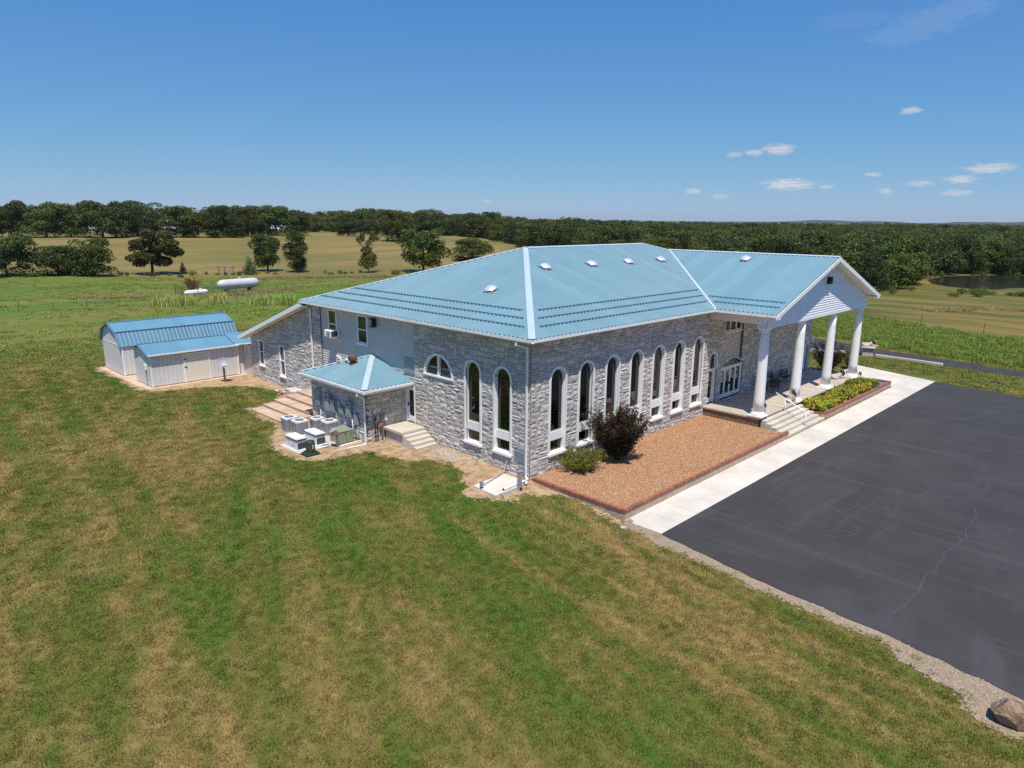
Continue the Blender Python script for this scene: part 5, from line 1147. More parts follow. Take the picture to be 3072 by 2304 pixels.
sitb, sitm = blob_mesh('body', SIT, MT['lionbody'], .028), blob_mesh('mane', SMANE, MT['lionmane'], .028)
lieb, liem = blob_mesh('body', LIE, MT['lionbody'], .034), blob_mesh('mane', LMANE, MT['lionmane'], .034)
def lion(label, x, y, z, rot, lying, s=1.):
    t = thing('lion_statue', label, 'statue', (x, y, z), rot, 'lion statues'); t.scale = (s, s, s)
    obj('body', lieb if lying else sitb, t); obj('mane', liem if lying else sitm, t); return t
lion('seated lion statue with dark mane to the right of the first column', 17.95, -3.55, FZ, R(22), False, .88)
lion('seated lion statue with dark mane at the foot of the second column', 22.0, -3.72, FZ, R(20), False, 1.02)
lion('lying lion statue with dark mane at the right end of the porch', 32.0, -3.1, FZ, R(62), True, .95)
pd = thing('stone_pedestal', 'stone pedestal with a pale slab beside the drive', 'pedestal', (50.2, .55, -.5), R(18))
w3 = thing_part('block_course', pd)
for j in range(4):
    for k in range(4): MB().box(-.62+k*.31+.006, -.62+(k+1)*.31-.006, -.5, .5, j*.2, j*.2+.19).build('block', MT['stone'], w3, bev=.015)
MB().box(-.78, .78, -.64, .64, .8, .9).build('cap_slab', MT['concrete'], pd, bev=.012)
lion('lying lion statue on the stone pedestal beside the drive', 50.2, .55, .4, R(40), True, 1.0)
# fountain: rock pile with a round basin
ft = thing('rock_fountain', 'mossy rock fountain with a round basin beside the last column', 'fountain', (35.2, -3.4, -.2))
rk = rock_mat('fountain_rock', [(.02, .02, .022), (.10, .095, .09), (.48, .44, .38), (.05, .045, .04)], 3.)
for i, (x, y, z, r_) in enumerate([(0, .2, .2, .5), (.5, .1, .15, .42), (-.4, .3, .2, .4), (.2, .3, .6, .38), (.55, .35, .7, .33), (-.1, .4, .8, .3), (.35, .45, 1.05, .28), (.8, .3, .3, .3), (-.5, -.1, .0, .3), (.1, -.25, .0, .3), (.65, .45, 1.05, .2)]):
    obj('rock', rockmesh('rock', r_, rk, 40+i, 2, .35, .9), ft, (x, y, z))
for k in range(4): MB().lathe([(.11, 0), (.12, .13), (.11, .14)], 12, (1.0, .0, .15+k*.14)).build('barrel_ring', MT['block'], ft)
bs_ = thing_part('basin', ft); bs_.location = (.35, -.75, .28); MB().lathe([(.30, -.16), (.55, -.04), (.60, .02), (.58, .05), (.52, .04), (.46, .0), (.05, -.02)], 30).build('bowl', MT['concrete'], bs_, True); MB().lathe([(.45, .005), (.45, .012)], 24).build('water', MT['water'], bs_)
# white kerb beside the drive
kb = thing('white_kerb', 'long low white kerb along the near side of the drive', 'kerb')
for (xa, ya), (xb, yb) in zip([(50.05, -.25), (49.95, -2.2), (49.85, -4.2)], [(49.95, -2.19), (49.85, -4.19), (49.72, -6.25)]): MB().beam((xa, ya, -.40), (xb, yb, -.40), .2, .26).build('kerb_piece', MT['walk'], kb, bev=.015)
kb2 = thing('white_kerb', 'short low white kerb left of the lion pedestal', 'kerb'); MB().beam((50.3, 1.4, -.38), (49.2, 3.3, -.38), .22, .24).build('kerb_piece', MT['walk'], kb2); MB().beam((49.19, 3.31, -.38), (48.2, 5.6, -.38), .22, .24).build('kerb_piece', MT['walk'], kb2)
# boulder at the lot edge
def boulder_mesh(r, m, seed):
    bm = bmesh.new(); bmesh.ops.create_icosphere(bm, subdivisions=5, radius=1); q = np.random.default_rng(seed); pl_ = []
    for k in range(17): n_ = q.normal(size=3); n_ /= np.linalg.norm(n_); pl_.append((Vector(n_), q.uniform(.62, .88)))
    for v in bm.verts:
        c = v.co
        for n_, d_ in pl_:
            e_ = c.dot(n_)-d_
            if e_ > 0: c -= n_*e_
        o_ = c*1.0; c *= 1+.05*mnoise.noise(o_*3+Vector((seed, 0, 0)))+.035*mnoise.noise(o_*8)+.02*mnoise.noise(o_*17)
        v.co = c*r
    me = bpy.data.meshes.new('boulder'); bm.to_mesh(me); bm.free(); me.materials.append(m); return me
bo = obj('boulder', boulder_mesh(.66, rock_mat('boulder_rock', [(.08, .05, .035), (.20, .12, .075), (.30, .20, .125), (.24, .155, .105), (.55, .51, .46)], 2.4), 12), None, (-2.95, -20.6, -.28)); bo.scale = (.78, .9, .78); tag(bo, 'brown and white boulder lying on the gravel by the lot edge', 'boulder')
# ------------------------------------------------------------------ propane tanks, pen, fences in the field
tz = float(G(np.array(30.), np.array(100.)))
tk = thing('propane_tank', 'long silver propane tank standing in the field', 'tank', (30.4, 99.6, tz), R(7)); tk.scale = (.95, .95, .95)
pr = [(-4.15, .02), (-4.1, .35), (-3.85, .68), (-3.4, .86), (-3.0, .9), (3.0, .9), (3.4, .86), (3.85, .68), (4.1, .35), (4.15, .02)]
mb = MB(); n = 28; vs = [(x, r_*math.cos(2*math.pi*k/n), 1.5+r_*math.sin(2*math.pi*k/n)) for x, r_ in pr for k in range(n)]
mb.add(vs, [(i*n+k, i*n+(k+1) % n, (i+1)*n+(k+1) % n, (i+1)*n+k) for i in range(len(pr)-1) for k in range(n)]); mb.build('vessel', MT['tank'], tk, True)
for x in (-2.4, 2.4): MB().box(x-.25, x+.25, -.7, .7, -.1, .72).build('saddle', MT['block'], tk)
MB().lathe([(.28, 0), (.28, .22), (.1, .28)], 14, (.3, 0, 2.38)).build('valve_dome', MT['tank'], tk)
for x in (-1.6, .2, 1.7): MB().lathe([(.06, 0), (.06, .12)], 8, (x, 0, 2.38)).build('fitting', MT['boxgrey'], tk)
wt = thing('propane_tank', 'small white propane tank inside the pipe pen', 'tank', (21.4, 95.6, -.25), R(7)); mb = MB(); pr2 = [(-2.0, .02), (-1.9, .3), (-1.6, .42), (1.6, .42), (1.9, .3), (2.0, .02)]; n = 18
mb.add([(x, r_*math.cos(2*math.pi*k/n), .6+r_*math.sin(2*math.pi*k/n)) for x, r_ in pr2 for k in range(n)], [(i*n+k, i*n+(k+1) % n, (i+1)*n+(k+1) % n, (i+1)*n+k) for i in range(len(pr2)-1) for k in range(n)]); mb.build('vessel', MT['white'], wt, True)
MB().box(-1.3, -1.1, -.3, .3, -.1, .3).build('saddle', MT['concrete'], wt); MB().box(1.1, 1.3, -.3, .3, -.1, .3).build('saddle', MT['concrete'], wt); MB().lathe([(.2, 0), (.2, .2), (.05, .25)], 10, (.8, 0, 1.0)).build('valve_dome', MT['white'], wt)
pen = thing('pipe_pen', 'grey pipe panel pen around the small white tank', 'fence', (0, 0, 0)); steel = M('fence_steel', (.10, .115, .12), .6, .2)
for (xa, ya), (xb, yb) in (((18.6, 96.9), (28.5, 96.2)), ((18.4, 93.6), (28.2, 92.9)), ((18.6, 96.9), (18.4, 93.6))):
    L = math.hypot(xb-xa, yb-ya); k = max(1, int(L/2.4))
    for i in range(k+1): t = i/k; x, y = xa+(xb-xa)*t, ya+(yb-ya)*t; z = float(G(np.array(x), np.array(y))); MB().tube([(x, y, z-.1), (x, y, z+1.45)], .05, 6).build('post', steel, pen)
    for h in (.35, .7, 1.05, 1.4): MB().beam((xa, ya, float(G(np.array(xa), np.array(ya)))+h), (xb, yb, float(G(np.array(xb), np.array(yb)))+h), .05, .05).build('rail', steel, pen)
def wire_fence(label, pts, n, h=1.25, post='wood', r_=.05):
    f = thing('wire_fence', label, 'fence'); P = []
    seg = [math.dist(a, b) for a, b in zip(pts, pts[1:])]; tot = sum(seg)
    for i in range(n):
        d = tot*i/(n-1); k = 0
        while k < len(seg)-1 and d > seg[k]: d -= seg[k]; k += 1
        t = d/seg[k]; x = pts[k][0]+(pts[k+1][0]-pts[k][0])*t; y = pts[k][1]+(pts[k+1][1]-pts[k][1])*t; z = float(G(np.array(x), np.array(y))); P.append((x, y, z))
        MB().tube([(x, y, z-.1), (x+random.uniform(-.04, .04), y, z+h+random.uniform(-.05, .1))], r_, 6).build('post', MT[post], f)
    for hh in (.4, .75, 1.1): MB().tube([(x, y, z+hh) for x, y, z in P], .008, 4, False).build('wire', steel, f)
wire_fence('thin steel post wire fence across the green field behind the sheds', [(-12, 89.5), (1.6, 85), (18, 81), (36, 76)], 14, post='rust', r_=.035)
wire_fence('old wooden post fence along the edge of the hay field', [(-30, 170), (6, 151), (31, 143), (59.5, 130.5), (82, 111), (100, 100)], 34, 1.2)
wire_fence('thin post fence beyond the tall meadow grass on the right', [(86, 26), (79, 6), (72, -12)], 6, post='rust', r_=.035)
gt = thing('field_gate', 'weathered wooden brace gate at the hay field fence', 'gate', (45.2, 137.2, -.5), R(-25))
for x in (-2.2, -.9, .9): MB().tube([(x, 0, -.1), (x, 0, 2.0)], .14, 8).build('post', MT['wood'], gt)
for z in (1.75, 1.0): MB().beam((-2.2, 0, z), (.9, 0, z), .12, .12).build('rail', MT['wood'], gt)
MB().beam((-.9, 0, .2), (.9, 0, 1.7), .1, .1).build('brace', MT['wood'], gt)
# far farm buildings, just roofs between the trees
def far_barn(label, x, y, w, d, h, rot, roofm, wallm):
    t = thing('far_barn', label, 'barn', (x, y, float(G(np.array(float(x)), np.array(float(y))))), rot)
    MB().box(-w/2, w/2, -d/2, d/2, -.5, h).build('wall', wallm, t); r_ = thing_part('roof', t)
    for s in (-1, 1): MB().add([(-w/2-.4, s*(d/2+.5), h-.1), (w/2+.4, s*(d/2+.5), h-.1), (w/2+.4, 0, h+d*.22), (-w/2-.4, 0, h+d*.22)], [(0, 1, 2, 3)]).build('roof_slope', roofm, r_)
    MB().box(-1.5, 1.5, -d/2-.05, -d/2, -.2, h*.8).build('door', MT['boxgrey'], t)
wr_ = M('far_white_roof', (.55, .55, .55), .5, .03); tr_ = M('far_tan_roof', (.33, .24, .19), .8, .1)
far_barn('white roofed barn between the far left trees', 92, 391, 16, 11, 4.0, R(-10), wr_, MT['white']); far_barn('smaller white roofed barn right of the first among the far trees', 118, 378, 12, 9, 4.5, R(-10), wr_, MT['white'])
far_barn('small pale house at the end of the hay field', 143, 303, 12, 8, 2.8, R(-35), wr_, MT['cream']); far_barn('tan roofed house at the edge of the far wood', 262, 262, 15, 9, 3., R(-40), tr_, MT['cream'])
# ------------------------------------------------------------------ vegetation
def leaf_cloud(name, blobs, n, size, m, seed, shell=.22, up=.25, aspect=.6):
    r = np.random.default_rng(seed); B = np.array(blobs, float); wgt = (B[:, 3]*B[:, 4])+(B[:, 3]*B[:, 5]); wgt /= wgt.sum()
    b = B[r.choice(len(B), n, p=wgt)]; d = r.normal(size=(n, 3)); d /= np.linalg.norm(d, axis=1, keepdims=True)
    d[:, 2] = np.where((d[:, 2] < -.35) & (r.random(n) < .6), -d[:, 2], d[:, 2])
    rad = 1-np.abs(r.normal(size=n))*shell; c = b[:, :3]+d*b[:, 3:6]*np.clip(rad, .1, 1.15)[:, None]
    nr = d*.8+r.normal(size=(n, 3))*.55+np.array([0, 0, up]); nr /= np.linalg.norm(nr, axis=1, keepdims=True)
    t = np.cross(nr, r.normal(size=(n, 3))); t /= np.linalg.norm(t, axis=1, keepdims=True); s = np.cross(nr, t)
    L = (size*r.uniform(.6, 1.4, n))[:, None]; v = np.stack([c-t*L, c+s*L*aspect, c+t*L, c-s*L*aspect], 1).reshape(-1, 3)
    return mesh_np(name, v, np.arange(4*n).reshape(n, 4), m)
LM = dict(oak=leaf_mat('oak_leaves', (.038, .058, .009), (.090, .106, .018)), oak2=leaf_mat('elm_leaves', (.046, .076, .011), (.100, .128, .022)),
          wood=leaf_mat('wood_leaves', (.034, .060, .008), (.084, .112, .018), .5), cedar=leaf_mat('cedar_leaves', (.035, .070, .018), (.070, .115, .028), .2),
          bush=leaf_mat('bush_leaves', (.065, .115, .022), (.14, .19, .045), .25), myrtle=leaf_mat('myrtle_leaves', (.014, .022, .009), (.040, .036, .016), .05), myrtle_red=leaf_mat('myrtle_red_leaves', (.050, .014, .012), (.095, .028, .022), .05),
          blossom=leaf_mat('blossom', (.36, .015, .060), (.52, .03, .10), .05), juniper=leaf_mat('juniper_leaves', (.085, .120, .018), (.24, .23, .035), .05),
          gold=leaf_mat('golden_leaves', (.09, .155, .018), (.46, .42, .04), .2), plum=leaf_mat('plum_leaves', (.020, .012, .012), (.050, .030, .024), .05), brown=leaf_mat('brown_leaves', (.16, .085, .035), (.28, .15, .06), .05),
          reed=leaf_mat('reed_leaves', (.30, .42, .08), (.60, .68, .22), .12), meadow=leaf_mat('meadow_leaves', (.13, .215, .024), (.29, .37, .075), .25), dry=leaf_mat('dry_stems', (.24, .18, .075), (.42, .34, .16), .2), rusty=leaf_mat('rusty_stems', (.15, .06, .025), (.24, .11, .045), .1))
def crown_blobs(seed, kind):
    r = np.random.default_rng(seed); out = []; nb = {'round': 36, 'tall': 34, 'open': 24, 'low': 50, 'wood': 34}[kind]
    for i in range(nb):
        a = r.uniform(0, 6.283); z = r.uniform(0, 1)
        if kind == 'tall': zc = .12+.80*z; w = .36*(1-.45*abs(zc-.6)/.5)
        elif kind == 'low': zc = .06+.84*z; w = .42*math.sqrt(max(.05, 1-((zc-.42)/.62)**2))
        elif kind == 'open': zc = .22+.70*z; w = .40*math.sqrt(max(.05, 1-((zc-.58)/.5)**2))
        elif kind == 'wood': zc = .05+.87*z; w = .42*math.sqrt(max(.05, 1-((zc-.45)/.58)**2))
        else: zc = .18+.72*z; w = .40*math.sqrt(max(.05, 1-((zc-.55)/.50)**2))
        q = w*r.uniform(.35, 1.)**.6; s = r.uniform(.11, .20) if kind != 'open' else r.uniform(.09, .16)
        out.append((q*math.cos(a), q*math.sin(a), zc, s*1.15, s*1.15, s*.72))
    out.append((0, 0, .6 if kind != 'low' else .45, .2, .2, .26)); return out
def crown(seed, kind, m, n=9000, size=.0225): return leaf_cloud('crown', crown_blobs(seed, kind), n, size, m, seed+100)
def trunk_mesh(seed, kind='round', lean=.02, bare=0):
    r = random.Random(seed); mb = MB(); top = .62; base = .20 if kind != 'low' else .12
    mb.tube([(0, 0, -.02), (.004, 0, .06), (r.uniform(-lean, lean), r.uniform(-lean, lean), .3), (r.uniform(-lean, lean)*2, r.uniform(-lean, lean)*2, top), (0, 0, .86)], [.034, .026, .021, .013, .004], 8)
    for k in range(9):
        a = k*2.4+r.uniform(-.3, .3); z = base+.055*k; L = r.uniform(.22, .36); mb.tube([(0, 0, z), (L*.45*math.cos(a), L*.45*math.sin(a), z+.08), (L*math.cos(a), L*math.sin(a), z+r.uniform(.10, .2))], [.012, .008, .003], 6)
        for q in range(2+bare):
            b = a+r.uniform(-.7, .7); l2 = L*r.uniform(.4, .7); mb.tube([(L*.5*math.cos(a), L*.5*math.sin(a), z+.09), (L*.5*math.cos(a)+l2*math.cos(b), L*.5*math.sin(a)+l2*math.sin(b), z+.09+r.uniform(.05, .16))], [.006, .0025], 5)
    return mb.mesh('trunk', MT['bark'], True)
TR = {k: (trunk_mesh(i+1, k), [crown(10*i+j, k, LM[m]) for j, m in enumerate(ms)]) for i, (k, ms) in enumerate((('round', ('oak', 'oak2', 'oak')), ('tall', ('oak', 'oak2', 'oak')), ('open', ('oak', 'oak', 'oak2')), ('low', ('oak', 'oak2', 'oak'))))}
def gz(x, y): return float(G(np.array(float(x)), np.array(float(y))))
def plant_tree(label, x, y, h, w, kind, var, rot=0., group=None, name='oak_tree', trunk=True):
    t = thing(name, label, 'tree', (x, y, gz(x, y)-.05), rot, group); t.scale = (w/.95, w/.95, h/.98)
    if trunk: obj('trunk', TR[kind][0], t)
    obj('crown', TR[kind][1][var % 3], t); return t
FT = [('broad dark oak cut by the left edge of the picture', 5.7, 152.4, 8.6, 11.5, 'low', 0, 'oak_tree'), ('low rounded oak left of the pale leafed tree at the field edge', 14.0, 149.0, 6.1, 8.2, 'low', 1, 'oak_tree'),
      ('spreading oak with pale leaves, third from the left at the field edge', 19.4, 144.6, 7.9, 8.6, 'low', 2, 'oak_tree'), ('tall open oak with level branches left of the propane tank', 32.3, 147.9, 10.5, 12.2, 'open', 0, 'oak_tree'),
      ('dense upright oak right of the small cedar behind the propane tank', 56.5, 141.1, 8.8, 7.8, 'tall', 0, 'oak_tree'), ('narrow oval oak between the cedar group and the ragged tree', 60.5, 134.2, 9.5, 7.0, 'tall', 1, 'oak_tree'),
      ('broad crowned oak just above the roof slope of the hall', 84.8, 115.9, 10.3, 11.2, 'round', 0, 'oak_tree'), ('round bushy tree behind the roof slope of the hall', 120.2, 136.9, 6.8, 11.5, 'low', 1, 'round_tree'),
      ('big round tree standing alone where the hay field meets the wood', 151.0, 216.5, 12.6, 14.8, 'low', 2, 'oak_tree'), ('small dark round tree at the far end of the hay field', 159.7, 267.8, 7.0, 9.4, 'low', 0, 'oak_tree'), ('pale green round tree right of the small dark one at the far field edge', 184.7, 284.9, 7.2, 9.4, 'low', 1, 'oak_tree')]
for i, (l, x, y, h, w, k, v, nme) in enumerate(FT): plant_tree(l, x, y, h, w, k, v, i*1.3, 'trees in the hay field', nme)
rg_ = thing('ragged_tree', 'ragged half dead tree with bare grey branches at the field edge', 'tree', (73.2, 122.6, gz(73.2, 122.6)), .4, 'trees in the hay field'); rg_.scale = (7.2, 7.2, 10.1)
pale = M('dead_wood', (.30, .26, .22), .9, .2, 8); tm = trunk_mesh(55, 'tall', .05, 2); tm.materials.clear(); tm.materials.append(pale); obj('trunk', tm, rg_)
obj('crown', leaf_cloud('crown', [(0, .02, .22, .34, .34, .13), (.05, 0, .36, .28, .28, .12), (.0, .05, .52, .2, .2, .11), (-.28, .1, .78, .16, .15, .1), (-.3, 0, .88, .1, .1, .07), (.25, -.1, .80, .2, .18, .1), (.28, -.05, .92, .14, .13, .07), (.05, .0, .68, .14, .14, .09)], 3600, .023, LM['oak'], 8, .3), rg_)
def cedar(label, x, y, h, w, name='cedar_tree'):
    t = thing(name, label, 'tree', (x, y, gz(x, y)), 0); bl = [(.06*math.cos(k*2.4), .06*math.sin(k*2.4), .06+.9*k/14, .46*(1-k/15)+.05, .46*(1-k/15)+.05, .10) for k in range(15)]
    MB().tube([(0, 0, -.1), (0, 0, h*.8)], [.12, .03], 8).build('trunk', MT['bark'], t); o = obj('crown', leaf_cloud('crown', bl, 1500, .035, LM['cedar'], int(x*7), .3), t); o.scale = (w, w, h)
cedar('small pointed cedar right of the tall open oak', 38.2, 145.8, 2.7, 2.2); cedar('bright green bushy cedar left of the dense upright oak', 49.0, 134.8, 4.1, 4.1)
LROW = [(35.9,310.1,14.2,13.5,0),(46.4,304.7,13.8,16,2),(55.1,305.2,13.3,13.5,1),(63.1,292.7,14.6,17,0),(91.3,331.0,15.2,19,2),(90.5,283.3,12.7,17.5,1),(101.3,274.2,13.2,12,0),(107.4,271.0,8.3,8,1),(118.5,283.1,12.6,10.5,2),(134.4,287.9,13.6,15,0),(142.9,283.4,10.8,11,1),(127,290,13.5,12,2),(112,287,13.2,12,1),(74,300,14.5,13,2),(82,312,14,14,0)]
ORD = ['first', 'second', 'third', 'fourth', 'fifth', 'sixth', 'seventh', 'eighth', 'ninth', 'tenth', 'eleventh', 'twelfth', 'thirteenth', 'fourteenth', 'fifteenth', 'sixteenth']
LROW.sort(key=lambda t: math.atan2(t[0]-CAM[0], t[1]-CAM[1]))
for i, (x, y, h, w, v) in enumerate(LROW): plant_tree('dark oak beyond the hay field, %s from the left in the far row' % ORD[i], x, y, h, w, 'low', v+i, i*.9, 'oak row beyond the hay field')
# the wood
EB = np.array([5, 20, 33, 38, 43, 44.6, 46, 50, 55, 60, 66, 70, 73, 74.6, 75.4, 79, 84, 100]); ED = np.array([425, 432, 420, 400, 402, 335, 302, 264, 230, 207, 190, 176, 172, 176, 226, 236, 252, 262])
pts = []
s = 6.2
for d in np.arange(165, 1500, 1.0):
    pass
rw = np.random.default_rng(5); d = 168.
while d < 1500:
    sp = 6.0+(d-168)*.0085; nb = int(R(84)*d/sp); b = 4+84*(np.arange(nb)+rw.uniform(0, 1, nb)*.9)/nb; dd = d+rw.uniform(-.45, .45, nb)*sp
    e = np.interp(b, EB, ED)+4*np.sin(b*3.1)+3*np.sin(b*7.7)
    for bi, di in zip(b[dd > e], dd[dd > e]): pts.append((di, bi))
    d += sp*.92
pts.sort(key=lambda t: t[0]-.6*np.interp(t[1], EB, ED))
wm = [crown(200+j, 'wood', LM[m_], 2800, .029) for j, m_ in enumerate(('wood', 'wood', 'oak2', 'wood', 'oak'))]; wt_ = trunk_mesh(77, 'round')
near, far = [], []
for di, bi in pts:
    x = CAM[0]+di*math.sin(R(bi)); y = CAM[1]+di*math.cos(R(bi)); hill = bi < 44
    cl = float(vnoise(np.array([[x, y]]), .022, 77)[0])
    h = (rw.uniform(6.5, 12.5)+7*cl if hill else rw.uniform(6.8, 10.8)+3.2*cl+(2. if rw.random() < .05 else 0)); w = h*rw.uniform(.8, 1.15)*(.95 if not hill else .9)
    e = np.interp(bi, EB, ED); (near if len(near) < 285 and 7.5 < bi < 84 and di < e+(26 if bi > 50 else 14) else far).append((x, y, h, w, rw.uniform(0, 6.28)))
protos = []
for i, (x, y, h, w, a) in enumerate(near):
    side = x*.5+y*.866 > 190
    t = thing('broadleaf_tree', 'tall broadleaf tree in the far wood behind the oak row' if side else 'dark green broadleaf tree at the edge of the wood behind the portico', 'tree', (x, y, gz(x, y)-.05), a, 'far wood beyond the hay field' if side else 'wood edge behind the hall'); t.scale = (w/.95, w/.95, h/.98)
    obj('trunk', wt_, t); c = obj('crown', wm[i % 5], t)
    if i < 5: protos.append(c)
def scatter(name, P, rot, scl, protos, label, cat):
    """one mass of plants: points carrying rotation and scale, a plant instanced on each"""
    P = np.asarray(P, np.float32); me = bpy.data.meshes.new(name); me.vertices.add(len(P)); me.vertices.foreach_set('co', P.ravel())
    a = me.attributes.new('rot', 'FLOAT', 'POINT'); a.data.foreach_set('value', np.asarray(rot, np.float32))
    a = me.attributes.new('scl', 'FLOAT_VECTOR', 'POINT'); a.data.foreach_set('vector', np.asarray(scl, np.float32).ravel())
    o = tag(obj(name, me), label, cat, kind='stuff')
    ng = bpy.data.node_groups.new(name, 'GeometryNodeTree'); ng.interface.new_socket('Geometry', in_out='INPUT', socket_type='NodeSocketGeometry'); ng.interface.new_socket('Geometry', in_out='OUTPUT', socket_type='NodeSocketGeometry')
    gi = ng.nodes.new('NodeGroupInput'); go = ng.nodes.new('NodeGroupOutput'); jn = ng.nodes.new('GeometryNodeJoinGeometry')
    for p in protos:
        oi = ng.nodes.new('GeometryNodeObjectInfo'); oi.transform_space = 'ORIGINAL'; oi.inputs['Object'].default_value = p; oi.inputs['As Instance'].default_value = True; ng.links.new(oi.outputs['Geometry'], jn.inputs[0])
    ip = ng.nodes.new('GeometryNodeInstanceOnPoints'); ng.links.new(gi.outputs[0], ip.inputs['Points']); ng.links.new(jn.outputs[0], ip.inputs['Instance']); ip.inputs['Pick Instance'].default_value = True
    ra = ng.nodes.new('GeometryNodeInputNamedAttribute'); ra.data_type = 'FLOAT'; ra.inputs[0].default_value = 'rot'
    cx = ng.nodes.new('ShaderNodeCombineXYZ'); ng.links.new(ra.outputs[0], cx.inputs[2]); er = ng.nodes.new('FunctionNodeEulerToRotation'); ng.links.new(cx.outputs[0], er.inputs[0]); ng.links.new(er.outputs[0], ip.inputs['Rotation'])
    sa = ng.nodes.new('GeometryNodeInputNamedAttribute'); sa.data_type = 'FLOAT_VECTOR'; sa.inputs[0].default_value = 'scl'; ng.links.new(sa.outputs[0], ip.inputs['Scale'])
    ng.links.new(ip.outputs[0], go.inputs[0]); md = o.modifiers.new('scatter', 'NODES'); md.node_group = ng; return o
F_ = np.array(far); print('wood', len(near), len(far))
scatter('distant_wood', np.stack([F_[:, 0], F_[:, 1], G(F_[:, 0], F_[:, 1])-.05], 1), F_[:, 4], np.stack([F_[:, 3]/.95, F_[:, 3]/.95, F_[:, 2]/.98], 1), protos, 'mass of dark green woodland reaching to the horizon', 'wood')
# brush along the field fence and pond bank
bm_ = [leaf_cloud('foliage', [(0, 0, .45, .5, .5, .42), (.3, .1, .35, .35, .35, .3), (-.3, -.1, .35, .35, .35, .3), (0, .3, .3, .35, .3, .28)], 700, .05, LM[m], 300+j, .3) for j, m in enumerate(('bush', 'oak2', 'bush'))]
def bush(label, x, y, r_, h, v, group):
    t = thing('bush', label, 'bush', (x, y, gz(x, y)-.03), x*3.3, group); t.scale = (r_, r_, h); obj('foliage', bm_[v % 3], t); MB().tube([(0, 0, -.05), (0, 0, .4)], .03, 5).build('stem', MT['bark'], t)
for i in range(34):
    q = rng.uniform(0, 1); L = [(6, 151), (31, 143), (59.5, 130.5), (82, 111)]; k = min(2, int(q*3)); t = q*3-k; x = L[k][0]+(L[k+1][0]-L[k][0])*t+rng.normal()*1.5; y = L[k][1]+(L[k+1][1]-L[k][1])*t+rng.normal()*1.5
    bush('low green brush along the hay field fence', x, y, rng.uniform(.7, 1.9), rng.uniform(.5, 1.3), i, 'brush along the field fence')
for i in range(30):
    b = rng.uniform(68, 83.5); dd = (np.interp(b, [66, 72, 74.5, 84], [178, 164, 170, 176]) if i % 3 else np.interp(b, [66, 72, 76, 84], [182, 172, 222, 240]))+rng.normal()*2.5; bush('low green brush on the pond bank', CAM[0]+dd*math.sin(R(b)), CAM[1]+dd*math.cos(R(b)), rng.uniform(1, 2.6), rng.uniform(.8, 2.2), i, 'brush by the pond')
# planted shrubs by the hall
def spray(n, hmin, hmax, spread, seed, leaves, off, z0=.0):
    r = np.random.default_rng(seed); C = []; T = []; paths = []
    for k in range(n):
        a = r.uniform(0, 6.283); e = r.uniform(0, 1)**.8; L = r.uniform(hmin, hmax); ux, uy = math.cos(a)*e*spread, math.sin(a)*e*spread; dv = np.array([ux, uy, 1.]); dv /= np.linalg.norm(dv)
        p = [np.array([ux*.12, uy*.12, z0])+dv*L*t+np.array([ux, uy, 0])*.25*t*t for t in np.linspace(0, 1, 6)]; paths.append(p); T.append(p[-1])
        t = r.uniform(.22, 1, leaves)**.8; q = p[0]+(p[-1]-p[0])*t[:, None]; C.append(q+r.normal(size=(leaves, 3))*off*(1.15-.6*t[:, None]))
    return np.concatenate(C), np.array(T), paths
def leaves_at(name, c, size, m, seed, aspect=.5):
    r = np.random.default_rng(seed); n = len(c); nr = r.normal(size=(n, 3))+np.array([0, 0, .5]); nr /= np.linalg.norm(nr, axis=1, keepdims=True); t = np.cross(nr, r.normal(size=(n, 3))); t /= np.linalg.norm(t, axis=1, keepdims=True); s = np.cross(nr, t); L = (size*r.uniform(.6, 1.4, n))[:, None]
    return mesh_np(name, np.stack([c-t*L, c+s*L*aspect, c+t*L, c-s*L*aspect], 1).reshape(-1, 3), np.arange(4*n).reshape(n, 4), m)
cm_ = thing('crape_myrtle', 'large dark crape myrtle with red blossoms on the gravel bed', 'shrub', (5.35, -1.45, -.02)); c, T, ph = spray(120, 1.5, 3.15, .66, 3, 190, .14)
rr_ = np.random.default_rng(9).random(len(c)); hi = c[:, 2] > 1.2
obj('foliage', leaves_at('foliage', c[(rr_ < .66) | ~hi], .062, LM['myrtle'], 1), cm_); obj('new_leaves', leaves_at('new_leaves', c[(rr_ >= .66) & hi], .056, LM['myrtle_red'], 2), cm_)
bt = T[np.random.default_rng(4).choice(len(T), 17, replace=False)]; obj('blossom', leaves_at('blossom', np.repeat(bt, 24, 0)+np.random.default_rng(5).normal(size=(len(bt)*24, 3))*.055, .03, LM['blossom'], 3), cm_)
mb = MB()
for p in ph: mb.tube([tuple(q) for q in p], [.022, .018, .014, .01, .007, .004], 5)
mb.build('stems', MT['bark'], cm_)
jn_ = thing('juniper_bush', 'yellow green spreading bush left of the crape myrtle', 'shrub', (2.75, -1.0, -.02)); c, T, ph = spray(80, .7, 1.35, 1.25, 13, 110, .10); obj('foliage', leaves_at('foliage', c, .045, LM['juniper'], 7, .35), jn_); mb = MB()
for p in ph[:40]: mb.tube([tuple(q) for q in p], [.014, .012, .01, .008, .006, .003], 4)
mb.build('stems', MT['bark'], jn_)
gm = [leaf_cloud('foliage', [(0, 0, .32, .42, .36, .3), (.25, .1, .36, .3, .3, .26), (-.25, -.05, .34, .3, .3, .28), (.05, -.2, .28, .32, .26, .24)], 620, .075, LM['gold'], 400+j, .28, .5) for j in range(3)]
k = 0
